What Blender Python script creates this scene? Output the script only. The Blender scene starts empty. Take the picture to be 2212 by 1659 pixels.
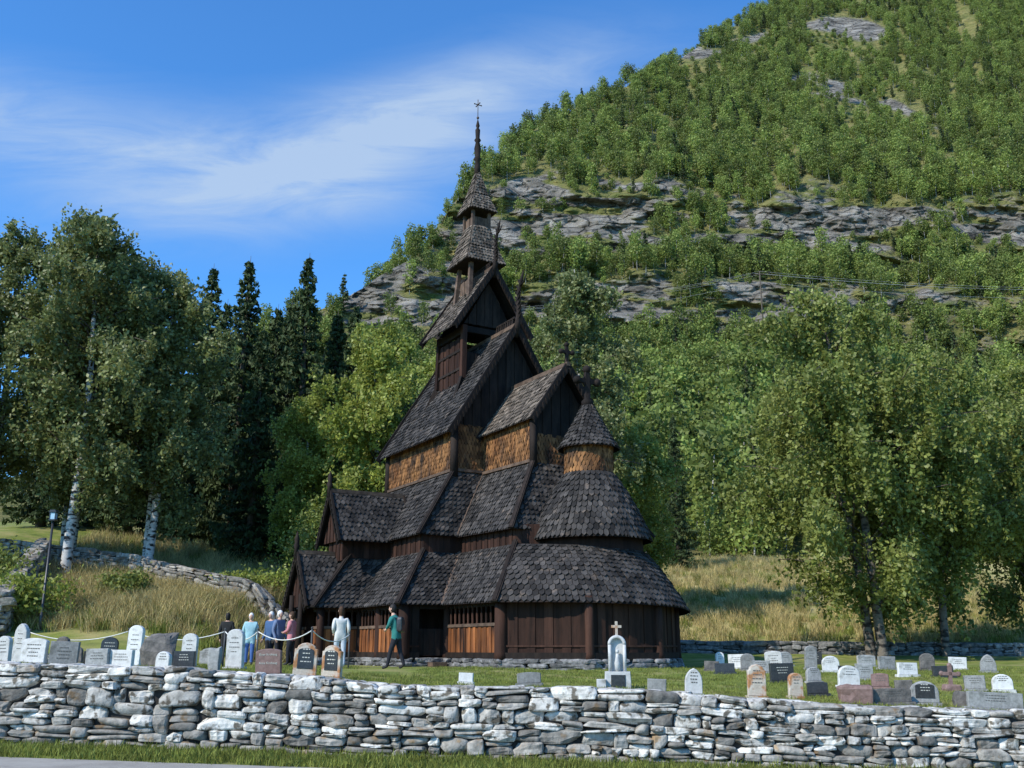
import bpy, math, random, numpy as np
from mathutils import Vector, Matrix
random.seed(5); RS=np.random.RandomState(7)
scene=bpy.context.scene
A3=lambda *p: np.array(p,dtype=float)
# ------------------------------------------------------------ noise
TAB=np.random.RandomState(3).rand(256,256)
def vnoise(x,y,seed=0):
    x=np.asarray(x,float)+seed*17.3; y=np.asarray(y,float)+seed*9.1
    xi=np.floor(x).astype(int); yi=np.floor(y).astype(int); fx=x-xi; fy=y-yi
    fx=fx*fx*(3-2*fx); fy=fy*fy*(3-2*fy)
    a=TAB[xi&255,yi&255]; b=TAB[(xi+1)&255,yi&255]; c=TAB[xi&255,(yi+1)&255]; d=TAB[(xi+1)&255,(yi+1)&255]
    return (a*(1-fx)+b*fx)*(1-fy)+(c*(1-fx)+d*fx)*fy
def fbm(x,y,o=4,seed=0):
    s=0;a=.5;t=0
    for k in range(o):
        s=s+a*vnoise(np.asarray(x)*2**k,np.asarray(y)*2**k,seed+k); t+=a; a*=.5
    return s/t
def sstep(a,b,x):
    t=np.clip((np.asarray(x,float)-a)/(b-a),0,1); return t*t*(3-2*t)
# ------------------------------------------------------------ materials
def M(name,c1,c2,scale=3.0,rough=.85,bump=0.0,bscale=None,rnd=0.0,stretch=(1,1,1),spec=.25,c3=None,c3scale=1.0,c3lo=.55,c3hi=.65,oinfo=0.0,transl=0.0,detail=6):
    m=bpy.data.materials.new(name); m.use_nodes=True; nt=m.node_tree; N=nt.nodes; Lk=nt.links
    bs=N['Principled BSDF']; bs.inputs['Roughness'].default_value=rough
    bs.inputs['Specular IOR Level'].default_value=spec
    tc=N.new('ShaderNodeTexCoord'); mp=N.new('ShaderNodeMapping'); mp.inputs['Scale'].default_value=stretch
    Lk.new(tc.outputs['Object'],mp.inputs['Vector'])
    nz=N.new('ShaderNodeTexNoise'); nz.inputs['Scale'].default_value=scale; nz.inputs['Detail'].default_value=detail; nz.inputs['Roughness'].default_value=.65
    Lk.new(mp.outputs[0],nz.inputs['Vector'])
    cr=N.new('ShaderNodeMapRange'); cr.inputs[1].default_value=.33; cr.inputs[2].default_value=.67
    Lk.new(nz.outputs['Fac'],cr.inputs[0])
    mx=N.new('ShaderNodeMix'); mx.data_type='RGBA'; mx.inputs[6].default_value=(*c1,1); mx.inputs[7].default_value=(*c2,1)
    Lk.new(cr.outputs[0],mx.inputs[0]); out=mx.outputs[2]
    if c3:
        n3=N.new('ShaderNodeTexNoise'); n3.inputs['Scale'].default_value=c3scale; n3.inputs['Detail'].default_value=5
        Lk.new(mp.outputs[0],n3.inputs['Vector'])
        r3=N.new('ShaderNodeMapRange'); r3.inputs[1].default_value=c3lo; r3.inputs[2].default_value=c3hi
        Lk.new(n3.outputs['Fac'],r3.inputs[0])
        m3=N.new('ShaderNodeMix'); m3.data_type='RGBA'; m3.inputs[7].default_value=(*c3,1)
        Lk.new(r3.outputs[0],m3.inputs[0]); Lk.new(out,m3.inputs[6]); out=m3.outputs[2]
    def mul(out,src,lo,hi):
        r=N.new('ShaderNodeMapRange'); r.inputs[3].default_value=lo; r.inputs[4].default_value=hi
        Lk.new(src,r.inputs[0])
        v=N.new('ShaderNodeVectorMath'); v.operation='SCALE'
        Lk.new(out,v.inputs[0]); Lk.new(r.outputs[0],v.inputs['Scale']); return v.outputs[0]
    if rnd>0:
        at=N.new('ShaderNodeAttribute'); at.attribute_name='rnd'
        out=mul(out,at.outputs['Fac'],1-rnd,1+rnd)
    if oinfo>0:
        oi=N.new('ShaderNodeObjectInfo'); out=mul(out,oi.outputs['Random'],1-oinfo,1+oinfo)
    Lk.new(out,bs.inputs['Base Color'])
    if bump>0:
        nb=N.new('ShaderNodeTexNoise'); nb.inputs['Scale'].default_value=bscale or scale*3; nb.inputs['Detail'].default_value=8
        Lk.new(mp.outputs[0],nb.inputs['Vector'])
        bp=N.new('ShaderNodeBump'); bp.inputs['Strength'].default_value=1; bp.inputs['Distance'].default_value=bump
        Lk.new(nb.outputs['Fac'],bp.inputs['Height']); Lk.new(bp.outputs[0],bs.inputs['Normal'])
    if transl>0:
        tr=N.new('ShaderNodeBsdfTranslucent'); Lk.new(out,tr.inputs['Color'])
        ms=N.new('ShaderNodeMixShader'); ms.inputs[0].default_value=transl
        Lk.new(bs.outputs[0],ms.inputs[1]); Lk.new(tr.outputs[0],ms.inputs[2]); Lk.new(ms.outputs[0],N['Material Output'].inputs[0])
    return m
# ------------------------------------------------------------ mesh builder
class MB:
    def __init__(s): s.v=[];s.f=[];s.fl=[];s.m=[];s.r=[];s.sm=[];s.n=0
    def faces(s,F,base,mat=0,smooth=False):
        F=np.asarray(F,int); s.f.append((F+base).ravel()); k=len(F); s.fl.append(np.full(k,F.shape[1])); s.m.append(np.full(k,mat)); s.sm.append(np.full(k,smooth))
    def add(s,verts,faces,mat=0,rnd=None,smooth=False):
        verts=np.asarray(verts,float).reshape(-1,3); b=s.n
        s.v.append(verts); s.faces(faces,b,mat,smooth)
        if rnd is None: rnd=random.random()
        s.r.append(np.broadcast_to(np.asarray(rnd,float),(len(verts),)).copy()); s.n+=len(verts); return b
    def build(s,name,mats,parent=None,loc=None,rot=None,link=True):
        me=bpy.data.meshes.new(name); V=np.concatenate(s.v); F=np.concatenate(s.f); FL=np.concatenate(s.fl)
        me.vertices.add(len(V)); me.vertices.foreach_set('co',V.astype(np.float32).ravel())
        me.loops.add(len(F)); me.loops.foreach_set('vertex_index',F.astype(np.int32))
        me.polygons.add(len(FL)); st=np.concatenate([[0],np.cumsum(FL)[:-1]]); me.polygons.foreach_set('loop_start',st.astype(np.int32))
        me.polygons.foreach_set('material_index',np.concatenate(s.m).astype(np.int32))
        me.polygons.foreach_set('use_smooth',np.concatenate(s.sm))
        at=me.attributes.new('rnd','FLOAT','POINT'); at.data.foreach_set('value',np.concatenate(s.r).astype(np.float32))
        for m in mats: me.materials.append(m)
        me.update(calc_edges=True); me.validate()
        ob=bpy.data.objects.new(name,me)
        if link: scene.collection.objects.link(ob)
        if parent: ob.parent=parent
        if loc is not None: ob.location=loc
        if rot is not None: ob.rotation_euler=rot
        return ob
BOXF=[(0,1,2,3),(7,6,5,4),(0,4,5,1),(1,5,6,2),(2,6,7,3),(3,7,4,0)]
def beam(mb,p1,p2,w,h,mat=0,up=(0,0,1),rnd=None,w2=None,h2=None):
    p1=A3(*p1);p2=A3(*p2); d=p2-p1; d/=np.linalg.norm(d); up=A3(*up)
    if abs(d@up)>.98: up=A3(1,0,0)
    x=np.cross(d,up); x/=np.linalg.norm(x); u=np.cross(x,d)
    w2=w if w2 is None else w2; h2=h if h2 is None else h2
    vs=[]
    for p,ww,hh in((p1,w,h),(p2,w2,h2)):
        vs+=[p-x*ww/2-u*hh/2,p+x*ww/2-u*hh/2,p+x*ww/2+u*hh/2,p-x*ww/2+u*hh/2]
    mb.add(vs,BOXF,mat,rnd)
def tube(mb,pts,rad,k=8,mat=0,rnd=None,smooth=True):
    pts=np.asarray(pts,float); rad=np.broadcast_to(np.asarray(rad,float),(len(pts),)); vs=[]
    x=None
    for i,p in enumerate(pts):
        d=pts[min(i+1,len(pts)-1)]-pts[max(i-1,0)]; d/=max(np.linalg.norm(d),1e-9)
        if x is None:
            up=A3(0,0,1) if abs(d[2])<.9 else A3(1,0,0)
            x=np.cross(d,up)
        x=x-d*(x@d); x/=max(np.linalg.norm(x),1e-9); y=np.cross(d,x)
        a=np.arange(k)*2*math.pi/k
        vs.append(p+rad[i]*(np.cos(a)[:,None]*x+np.sin(a)[:,None]*y))
    V=np.concatenate(vs); f=[]
    for i in range(len(pts)-1):
        for j in range(k): f.append((i*k+j,i*k+(j+1)%k,(i+1)*k+(j+1)%k,(i+1)*k+j))
    n=len(V); V=np.concatenate([V,[pts[0],pts[-1]]])
    b=mb.add(V,f,mat,rnd,smooth); t=[]
    for j in range(k): t.append((n,(j+1)%k,j)); t.append((n+1,(len(pts)-1)*k+j,(len(pts)-1)*k+(j+1)%k))
    mb.faces(t,b,mat,smooth)
def superell(nu=12,nv=8,e=.5):
    th=np.linspace(-math.pi/2,math.pi/2,nv); ph=np.arange(nu)*2*math.pi/nu
    sg=lambda x:np.sign(x)*np.abs(x)**e
    T,P=np.meshgrid(th,ph,indexing='ij')
    V=np.stack([sg(np.cos(T))*sg(np.cos(P)),sg(np.cos(T))*sg(np.sin(P)),sg(np.sin(T))],-1).reshape(-1,3)
    f=[(i*nu+j,i*nu+(j+1)%nu,(i+1)*nu+(j+1)%nu,(i+1)*nu+j) for i in range(nv-1) for j in range(nu)]
    return V,np.array(f)
SEV,SEF=superell(20,11,.34); ELV,ELF=superell(14,10,1.0)
def stone(mb,c,dims,mat=0,rnd=None,amp=.13,rz=0,rx=0):
    p=RS.rand(3,3)*6.3; k=RS.rand(3,3)*2.4+1
    V=SEV.copy()
    # chip random corners off with planes for an angular, quarried look
    for _ in range(6):
        nn=RS.randn(3); nn/=np.linalg.norm(nn); lim=RS.uniform(.9,1.25); d=V@nn; V=V-np.maximum(d-lim,0)[:,None]*nn
    V=V*(1+amp*.7*(np.sin(V@k.T+p[0]).sum(1)/2)[:,None])+amp*.4*np.sin(V*5.5+p[1])+amp*.2*np.sin(V[:,[1,2,0]]*11+p[2])
    V=V*np.asarray(dims)/2
    c_,s_=math.cos(rx),math.sin(rx); x=V[:,0]*c_-V[:,2]*s_; z=V[:,0]*s_+V[:,2]*c_; V[:,0]=x;V[:,2]=z
    c_,s_=math.cos(rz),math.sin(rz); x=V[:,0]*c_-V[:,1]*s_; y=V[:,0]*s_+V[:,1]*c_; V[:,0]=x;V[:,1]=y
    mb.add(V+np.asarray(c),SEF,mat,rnd,RS.rand()<.3)
def ell(mb,c,dims,mat=0,rnd=None):
    mb.add(ELV*np.asarray(dims)+np.asarray(c),ELF,mat,rnd,True)
def leaves(mb,C,size,mat=1,asp=.6,rnd=None,droop=0):
    n=len(C); u=RS.randn(n,3)
    if droop: u[:,2]-=droop
    u/=np.linalg.norm(u,axis=1)[:,None]
    w=RS.randn(n,3); v=np.cross(u,w); v/=np.linalg.norm(v,axis=1)[:,None]
    s=(size*(.7+.6*RS.rand(n)))[:,None]
    V=np.stack([C-u*s,C+v*s*asp,C+u*s,C-v*s*asp],1).reshape(-1,3)
    r=RS.rand(n) if rnd is None else rnd
    mb.add(V,np.arange(4*n).reshape(n,4),mat,np.repeat(r,4))
# ------------------------------------------------------------ materials list
roofM=M('tarred_shingle',(.021,.019,.018),(.070,.061,.054),1.2,.8,.008,40,rnd=.6,c3=(.12,.09,.068),c3scale=3.5,c3lo=.6,c3hi=.75,spec=.2)
roofOldM=M('weathered_shingle',(.065,.050,.037),(.20,.16,.125),2,.85,.008,40,rnd=.5)
wallShM=M('sunburnt_wall_shingle',(.115,.047,.017),(.25,.12,.045),1.0,.8,.006,30,rnd=.55,c3=(.045,.026,.016),c3scale=2.2,c3lo=.48,c3hi=.66,stretch=(1,1,.5))
darkM=M('tarred_wood',(.010,.0078,.007),(.031,.021,.016),5,.8,.006,25,rnd=.35,stretch=(1,1,.3),spec=.18)
redM=M('brown_planks',(.020,.010,.007),(.056,.026,.017),3,.8,.006,25,rnd=.45,stretch=(2,2,.25),spec=.18)
orgM=M('orange_pine_planks',(.11,.036,.013),(.31,.112,.035),2.5,.75,.005,25,rnd=.45,stretch=(2,2,.3),c3=(.035,.017,.011),c3scale=2,c3lo=.48,c3hi=.64)
trimM=M('brown_trim_boards',(.05,.033,.024),(.15,.10,.07),4,.8,.005,25,rnd=.3)
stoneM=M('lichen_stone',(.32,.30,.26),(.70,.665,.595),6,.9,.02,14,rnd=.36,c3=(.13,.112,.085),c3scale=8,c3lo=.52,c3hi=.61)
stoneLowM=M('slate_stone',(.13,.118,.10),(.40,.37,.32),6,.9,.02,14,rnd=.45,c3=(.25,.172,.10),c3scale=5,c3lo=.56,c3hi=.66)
coreM=M('wall_core',(.02,.018,.015),(.05,.045,.04),8,.95)
foundM=M('foundation_stone',(.06,.06,.06),(.26,.25,.24),6,.9,.015,20,rnd=.4)
barkM=M('birch_bark',(.6,.58,.54),(.38,.36,.33),2,.85,.01,12,stretch=(1,1,3),c3=(.03,.027,.025),c3scale=2.5,c3lo=.50,c3hi=.58)
oldbarkM=M('old_birch_bark',(.12,.10,.08),(.26,.23,.19),2,.85,.02,12,stretch=(1,1,2.5),c3=(.035,.03,.026),c3scale=2,c3lo=.46,c3hi=.58)
darkbarkM=M('dark_bark',(.05,.04,.032),(.13,.105,.08),4,.9,.02,12)
birchLM=M('birch_leaves',(.165,.205,.042),(.28,.305,.08),.35,.5,rnd=.48,transl=.40,spec=.4)
birchL2M=M('birch_leaves_light',(.24,.29,.05),(.35,.375,.085),.35,.5,rnd=.42,transl=.42,spec=.4)
birchGM=M('birch_leaves_grey',(.135,.165,.05),(.245,.265,.095),.35,.5,rnd=.5,transl=.35,spec=.45)
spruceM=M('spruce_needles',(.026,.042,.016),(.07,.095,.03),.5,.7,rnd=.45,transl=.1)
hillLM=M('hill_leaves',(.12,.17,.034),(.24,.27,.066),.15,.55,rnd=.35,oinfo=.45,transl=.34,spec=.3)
# ------------------------------------------------------------ ground
Lp=np.array([(16,1.2),(26,1.12),(34,1.25),(38,1.9),(42,2.7),(50,4.2),(60,6.2),(80,9),(120,12),(200,13),(2000,14)])
Rp=np.array([(16,.9),(30,1.0),(45,1.1),(55,2.1),(70,5.0),(90,9.0),(120,12),(200,12.5),(2000,12.5)])
NX,NY=-1.5,38.2
def gz(x,y):
    x=np.asarray(x,float);y=np.asarray(y,float)
    fr=-.05-.0275*np.clip(x,-30,30)
    w=sstep(-9,6,x)
    b=np.interp(y,Lp[:,0],Lp[:,1])*(1-w)+np.interp(y,Rp[:,0],Rp[:,1])*w
    b=b+.145*np.clip(-x-10,0,18)*sstep(37,50,y)
    d=np.hypot(x-NX,y-NY); b=1.05+(b-1.05)*sstep(8.8,13,d)
    fy=.88-.046*np.clip(x,-14,14)
    yard=fy+(b-fy)*sstep(16,27,y)
    yard=yard+.10*(fbm(x*.35,y*.35,3,2)-.5)*sstep(16,19,y)*sstep(8,9.5,d)
    return np.where(y<15.72,fr,yard)
g1=lambda x,y: float(gz(x,y))
def axis(near,step,far,grow):
    a=[0];s=step
    while a[-1]<far:
        if a[-1]>near: s*=grow
        a.append(a[-1]+s)
    return np.array(a)
def gridf(nr,nc):
    ii=np.arange(nr-1)[:,None]*nc+np.arange(nc-1)[None,:]; return np.stack([ii,ii+1,ii+1+nc,ii+nc],-1).reshape(-1,4)
ax=axis(26,.3,1600,1.12); xs=np.concatenate([-ax[::-1],ax[1:]])
ys=np.concatenate([[-400,-150,-60,-25,-10,0,6,10,12],np.arange(13,15.7,.3),[15.70,15.74],np.arange(16,50,.3),50+axis(30,.6,1800,1.12)])
X,Y=np.meshgrid(xs,ys); Z=gz(X,Y)
mb=MB()
gold=1.2*np.exp(-((X+16)/7.5)**2-((Y-44.5)/5)**2)+sstep(52,60,Y)*(X>3)*.95+np.exp(-((X-2)/9)**2-((Y-78)/12)**2)
mb.add(np.stack([X,Y,Z],-1),gridf(len(ys),len(xs)),0,np.clip(gold.ravel(),0,1),True)
def grass_mat():
    m=M('meadow_grass',(.10,.135,.022),(.225,.25,.048),1.3,.95,.03,18,c3=(.31,.265,.10),c3scale=.7,c3lo=.46,c3hi=.68)
    nt=m.node_tree;N=nt.nodes;Lk=nt.links; bs=N['Principled BSDF']; src=bs.inputs['Base Color'].links[0].from_socket
    at=N.new('ShaderNodeAttribute'); at.attribute_name='rnd'
    mx=N.new('ShaderNodeMix'); mx.data_type='RGBA'; mx.inputs[7].default_value=(.44,.36,.15,1)
    nz=N.new('ShaderNodeTexNoise'); nz.inputs['Scale'].default_value=.4; nz.inputs['Detail'].default_value=6
    tc=N.new('ShaderNodeTexCoord'); Lk.new(tc.outputs['Object'],nz.inputs['Vector'])
    mm=N.new('ShaderNodeMath'); mm.operation='MULTIPLY'; mr=N.new('ShaderNodeMapRange'); mr.inputs[1].default_value=.38; mr.inputs[2].default_value=.55
    Lk.new(nz.outputs['Fac'],mr.inputs[0]); Lk.new(at.outputs['Fac'],mm.inputs[0]); Lk.new(mr.outputs[0],mm.inputs[1])
    Lk.new(mm.outputs[0],mx.inputs[0]); Lk.new(src,mx.inputs[6]); Lk.new(mx.outputs[2],bs.inputs['Base Color'])
    return m
mb.build('ground',[grass_mat()])
mb=MB(); rx=np.linspace(-60,60,81); ry=np.array([2,8,12,13.2,14.0])
X,Y=np.meshgrid(rx,ry); Y=Y+np.where(Y>13.9,.32-.035*(X+8)+.05*np.sin(X*2.1),0); Z=gz(X,Y*0+10)+.012
mb.add(np.stack([X,Y,Z],-1),gridf(len(ry),len(rx)),0,.5,True)
mb.build('asphalt_road',[M('pale_asphalt',(.27,.245,.21),(.38,.35,.30),2,.9,.004,80)])
# ------------------------------------------------------------ dry stone walls
def drywall(name,pts,thick,zb,zt,rows,wmin,wmax,mats,seed):
    random.seed(seed); mb=MB()
    for (p,q) in zip(pts[:-1],pts[1:]):
        p=A3(*p);q=A3(*q);L=np.linalg.norm(q-p);d=(q-p)/L; rz=math.atan2(d[1],d[0]); nrm=A3(d[1],-d[0])
        k=max(2,int(L/1))
        for i in range(k):
            a=p+d*L*i/k;b=p+d*L*(i+1)/k
            za=zb(*a);zc=zt(*a)-.12;zd=zb(*b);ze=zt(*b)-.12; o=nrm*thick*.33
            V=[(*(a+o),za-.1),(*(b+o),zd-.1),(*(b-o),zd-.1),(*(a-o),za-.1),(*(a+o),zc),(*(b+o),ze),(*(b-o),ze),(*(a-o),zc)]
            mb.add(V,[(0,1,5,4),(1,2,6,5),(2,3,7,6),(3,0,4,7),(4,5,6,7)],2,.5)
        bound=lambda r,s:(r+(.8*(vnoise(s*1.1,r*3.1,seed)-.5) if 0<r<rows else (.35*(vnoise(s*2.5,9,seed)-.5) if r==rows else 0)))/rows
        for side in (1,-1):
            for r in range(rows):
                s=-random.random()*.2
                while s<L:
                    w=random.uniform(wmin,wmax)*(1.0 if random.random()<.75 else 1.6)
                    sm=s+w/2; c=p+d*min(sm,L); B=zb(*c);T=zt(*c)
                    z0=B+(T-B)*bound(r,sm); z1=B+(T-B)*bound(r+1,sm); h=z1-z0
                    parts=[(z0,z1)]
                    if h>.11 and random.random()<.45: 
                        m_=z0+h*random.uniform(.3,.7); parts=[(z0,m_),(m_,z1)]
                    for (a,b) in parts:
                        dep=thick*.55
                        cc=c+nrm*side*(thick/2-dep/2+random.uniform(-.045,.035))
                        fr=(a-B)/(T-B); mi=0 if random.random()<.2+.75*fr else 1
                        dz=(float(zt(*(c+d*.2)))-float(zt(*c)))/.2
                        stone(mb,(cc[0],cc[1],(a+b)/2),(w*1.03,dep,(b-a)*1.07),mi,None,.10,rz+random.uniform(-.12,.12),dz+random.uniform(-.09,.09))
                    s+=w
    return mb.build(name,mats)
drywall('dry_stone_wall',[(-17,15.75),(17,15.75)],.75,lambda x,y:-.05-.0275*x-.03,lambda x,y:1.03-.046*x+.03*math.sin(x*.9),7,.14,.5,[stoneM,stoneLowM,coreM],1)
zt2=lambda x,y:g1(x,y)+1.15
drywall('dry_stone_wall',[(-30,47),(-18.5,47.5),(-9.5,44.3),(-7.5,46)],.7,lambda x,y:g1(x,y)-.1,zt2,6,.25,.7,[stoneLowM,stoneLowM,coreM],2)
drywall('dry_stone_wall',[(-26,36.5),(-19.8,38.5),(-22,46)],.7,lambda x,y:g1(x,y)-.1,lambda x,y:g1(x,y)+1.7,7,.25,.7,[stoneLowM,stoneLowM,coreM],3)
drywall('dry_stone_wall',[(8,48),(34,46)],.7,lambda x,y:g1(x,y)-.1,lambda x,y:g1(x,y)+.55,3,.3,.8,[foundM,foundM,coreM],4)  # low back wall; shade over it is put into the dark stone colour
# ------------------------------------------------------------ church
church=bpy.data.objects.new('stave_church',None); scene.collection.objects.link(church)
church.location=(NX,NY,0); church.rotation_euler=(0,0,math.radians(-60))
P=lambda a,s,z:A3(a,-s,z)
roof=MB(); wsh=MB(); tim=MB(); fnd=MB()
def shingle_surf(mb,S,hint,w=.17,ex=.21,pf=.35,mat=0,lift=.045,th=.03):
    L=max(np.linalg.norm(S(1,np.array([u]))[0]-S(0,np.array([u]))[0]) for u in(0,.5,1)); nr=max(1,int(round(L/ex)))
    for r in range(nr):
        tb=(r+1)/nr; tt=max(0,tb-1.45/nr)
        q=S(tb,np.linspace(0,1,25)); W=np.linalg.norm(np.diff(q,axis=0),axis=1).sum()
        n=max(1,int(round(W/w))); off=.5*(r%2)
        u0=(np.arange(n+1)-off)/n; u1=u0+1/n; u0=np.clip(u0,0,1);u1=np.clip(u1,0,1); k=(u1-u0)>.25/n; u0=u0[k];u1=u1[k]; m=len(u0)
        um=(u0+u1)/2; g=.06/n*RS.uniform(.4,1.6,m); a=u0+g; b=u1-g
        du=S(tb,np.clip(um+.004,0,1))-S(tb,np.clip(um-.004,0,1)); dv=S(tb,um)-S(tb-.3/nr,um)
        nn=np.cross(du,dv); nn/=np.maximum(np.linalg.norm(nn,axis=1),1e-9)[:,None]
        hv=hint(S(tb,um)) if callable(hint) else np.broadcast_to(A3(*hint),nn.shape)
        nn*=np.sign((nn*hv).sum(1))[:,None]
        jit=(RS.rand(m)-.5)*.2/nr
        def SS(t,u): return np.stack([S(tv,np.array([uv]))[0] for tv,uv in zip(np.broadcast_to(t,(m,)),u)]) 
        tipd=SS(tb+.04/nr+jit,um); bl=SS(tb-pf/nr+jit,a); br=SS(tb-pf/nr+jit,b); tl=S(tt,a); tr=S(tt,b)
        lf=(lift*(.6+.9*RS.rand(m)))[:,None]; tw=((RS.rand(m)-.5)*.02)[:,None]
        V=np.stack([tl+nn*.006,tr+nn*.006,br+nn*(lf*.9+tw),tipd+nn*lf,bl+nn*(lf*.9-tw),br+nn*(lf*.9+tw-th),tipd+nn*(lf-th),bl+nn*(lf*.9-tw-th)],1).reshape(-1,3)
        o=np.arange(m)[:,None]*8; rn=np.repeat(RS.rand(m),8)
        base=mb.add(V,o+np.array([[0,1,2,3,4]]),mat,rn)
        mb.faces(np.concatenate([o+np.array([[2,5,6,3]]),o+np.array([[3,6,7,4]])]),base,mat)
        mb.faces(np.concatenate([o+np.array([[1,5,2]]),o+np.array([[0,4,7]])]),base,mat)
    nu=24; G=np.stack([S(t,np.linspace(0,1,nu)) for t in np.linspace(0,1,8)]).reshape(-1,3)
    tim.add(G,gridf(8,nu),0,.3)
def quadS(TL,TR,BL,BR):
    return lambda t,u:((TL[None]*(1-u[:,None])+TR[None]*u[:,None])*(1-t)+(BL[None]*(1-u[:,None])+BR[None]*u[:,None])*t)
def patch(mb,TL,TR,BL,BR,hint,**k):
    shingle_surf(mb,quadS(P(*TL),P(*TR),P(*BL),P(*BR)),tuple(P(*hint)),**k)
def bm(p,q,w,h,mat=0,up=(0,0,1),**k): beam(tim,P(*p),P(*q),w,h,mat,up,**k)
zT2i,zT2o=7.72,5.3; zT1i,zT1o=4.75,2.92
for sd in (1,-1):
    patch(roof,(-3,sd*2.4,zT2i),(3,sd*2.4,zT2i),(-3.9,sd*4.1,zT2o),(3.9,sd*4.1,zT2o),(0,sd,1))
    patch(roof,(3,sd*1.2,zT2i),(3,sd*2.4,zT2i),(3.9,sd*2.7,zT2o-.02),(3.9,sd*4.1,zT2o),(1,0,.4))
    patch(roof,(3,sd*1.2,zT2i-.05),(6.5,sd*1.2,zT2i-.12),(3.9,sd*2.7,zT2o-.05),(7.7,sd*2.7,zT2o-.12),(0,sd,1))
    if sd==1:
        patch(roof,(.6,3.85,zT1i),(3.7,3.85,zT1i),(1.5,5.4,zT1o),(5.3,5.4,zT1o),(0,1,1))
        patch(roof,(-3.7,3.85,zT1i),(-.6,3.85,zT1i),(-5.3,5.4,zT1o),(-1.5,5.4,zT1o),(0,1,1))
        patch(roof,(.6,3.85,zT1i),(.6,5.3,zT1i),(1.5,5.4,zT1o),(1.5,6.8,zT1o),(1,0,.6))
        patch(roof,(-.6,3.85,zT1i),(-.6,5.3,zT1i),(-1.5,5.4,zT1o),(-1.5,6.8,zT1o),(-1,0,.6))
        patch(roof,(-.6,5.3,zT1i),(.6,5.3,zT1i),(-1.5,6.8,zT1o),(1.5,6.8,zT1o),(0,1,1))
    else:
        patch(roof,(-3.7,-3.85,zT1i),(3.7,-3.85,zT1i),(-5.3,-5.4,zT1o),(5.3,-5.4,zT1o),(0,-1,1))
    patch(roof,(3.7,sd*2.5,zT1i),(3.7,sd*3.85,zT1i),(5.3,sd*3.9,zT1o),(5.3,sd*5.4,zT1o),(1,0,.6))
    e=7.55 if sd==1 else 6.5; e2=8.8 if sd==1 else 7.5
    patch(roof,(3.7,sd*2.5,zT1i),(e,sd*2.5,zT1i-.02),(5.3,sd*3.9,zT1o),(e2,sd*3.9,zT1o-.04),(0,sd,1))
patch(roof,(-3,-2.4,zT2i),(-3,2.4,zT2i),(-3.9,-4.1,zT2o),(-3.9,4.1,zT2o),(-1,0,.6))
patch(roof,(-3.7,-3.85,zT1i),(-3.7,3.85,zT1i),(-5.3,-5.4,zT1o),(-5.3,5.4,zT1o),(-1,0,.6))
patch(roof,(6.5,-1.2,zT2i-.12),(6.5,1.2,zT2i-.12),(7.7,-2.7,zT2o-.12),(7.7,2.7,zT2o-.12),(1,0,.6))
def polyf(pts):
    pts=np.array(pts,float)
    for _ in range(3):
        q=[pts[0]]
        for a,b in zip(pts[:-1],pts[1:]): q+= [a*.75+b*.25,a*.25+b*.75]
        q.append(pts[-1]); pts=np.array(q)
    d=np.concatenate([[0],np.cumsum(np.linalg.norm(np.diff(pts,axis=0),axis=1))]); d/=d[-1]
    return lambda u: np.stack([np.interp(u,d,pts[:,i]) for i in range(3)],-1)
O=polyf([P(8.8,3.9,2.88),P(10.75,2.05,2.85),P(11.0,-.7,2.8),P(9.9,-2.5,2.7),P(8.3,-3.3,2.6),P(6.2,-3.45,2.6)])
I=polyf([P(7.55,2.5,4.73),P(9.25,1.35,4.62),P(9.7,-.3,4.55),P(9.0,-1.55,4.5),P(7.9,-2.0,4.5),P(6.2,-2.0,4.5)])
def apS(t,u):
    r=I(u)*(1-t)+O(u)*t; r[:,2]+= .10*math.sin(math.pi*min(t,1)); return r
hfn=lambda p: np.stack([p[:,0]-7.0,p[:,1],np.full(len(p),2.0)],-1)
shingle_surf(roof,apS,hfn,w=.19,ex=.21)
AC=P(8,0,0)
def coneS(r0,z0,r1,z1,bulge):
    def S(t,u):
        an=2*math.pi*u; r=r0+(r1-r0)*t; z=z0+(z1-z0)*t; r=r+bulge*math.sin(math.pi*min(max(t,0),1))
        return np.stack([AC[0]+r*np.cos(an),AC[1]+r*np.sin(an),np.full(len(an),z)],-1)
    return S
hc=lambda p: np.stack([p[:,0]-AC[0],p[:,1]-AC[1],np.full(len(p),1.0)],-1)
shingle_surf(roof,coneS(.80,7.05,1.95,4.85,.10),hc,w=.17,ex=.2)
WK=dict(w=.13,ex=.16,pf=.6,lift=.028,th=.016)
shingle_surf(wsh,coneS(.78,8.1,.78,7.0,0),hc,**WK)
shingle_surf(roof,coneS(.10,9.5,1.0,7.85,-.03),hc,w=.15,ex=.15)
for sd in (1,-1):
    patch(wsh,(-3,sd*2.4,9.55),(3,sd*2.4,9.55),(-3,sd*2.4,7.68),(3,sd*2.4,7.68),(0,sd,0),**WK)
    patch(wsh,(3,sd*1.2,9.5),(3,sd*2.4,9.5),(3,sd*1.2,7.68),(3,sd*2.4,7.68),(1,0,0),**WK)
    patch(wsh,(3.0,sd*1.2,9.3),(6.5,sd*1.2,9.3),(3.0,sd*1.2,7.6),(6.5,sd*1.2,7.55),(0,sd,0),**WK)
patch(wsh,(6.5,-1.2,8.6),(6.5,1.2,8.6),(6.5,-1.2,7.5),(6.5,1.2,7.5),(1,0,0),**WK)
patch(wsh,(-3,-2.4,9.5),(-3,2.4,9.5),(-3,-2.4,7.68),(-3,2.4,7.68),(-1,0,0),**WK)
for (a,s) in ((3,2.4),(3,-2.4),(-3,2.4),(-3,-2.4)): tube(tim,[P(a,s,7.5),P(a,s,9.4)],[.15,.14],10,0)
for s in(1.2,-1.2): tube(tim,[P(6.5,s,7.3),P(6.5,s,9.2)],[.13,.12],10,0)
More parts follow.
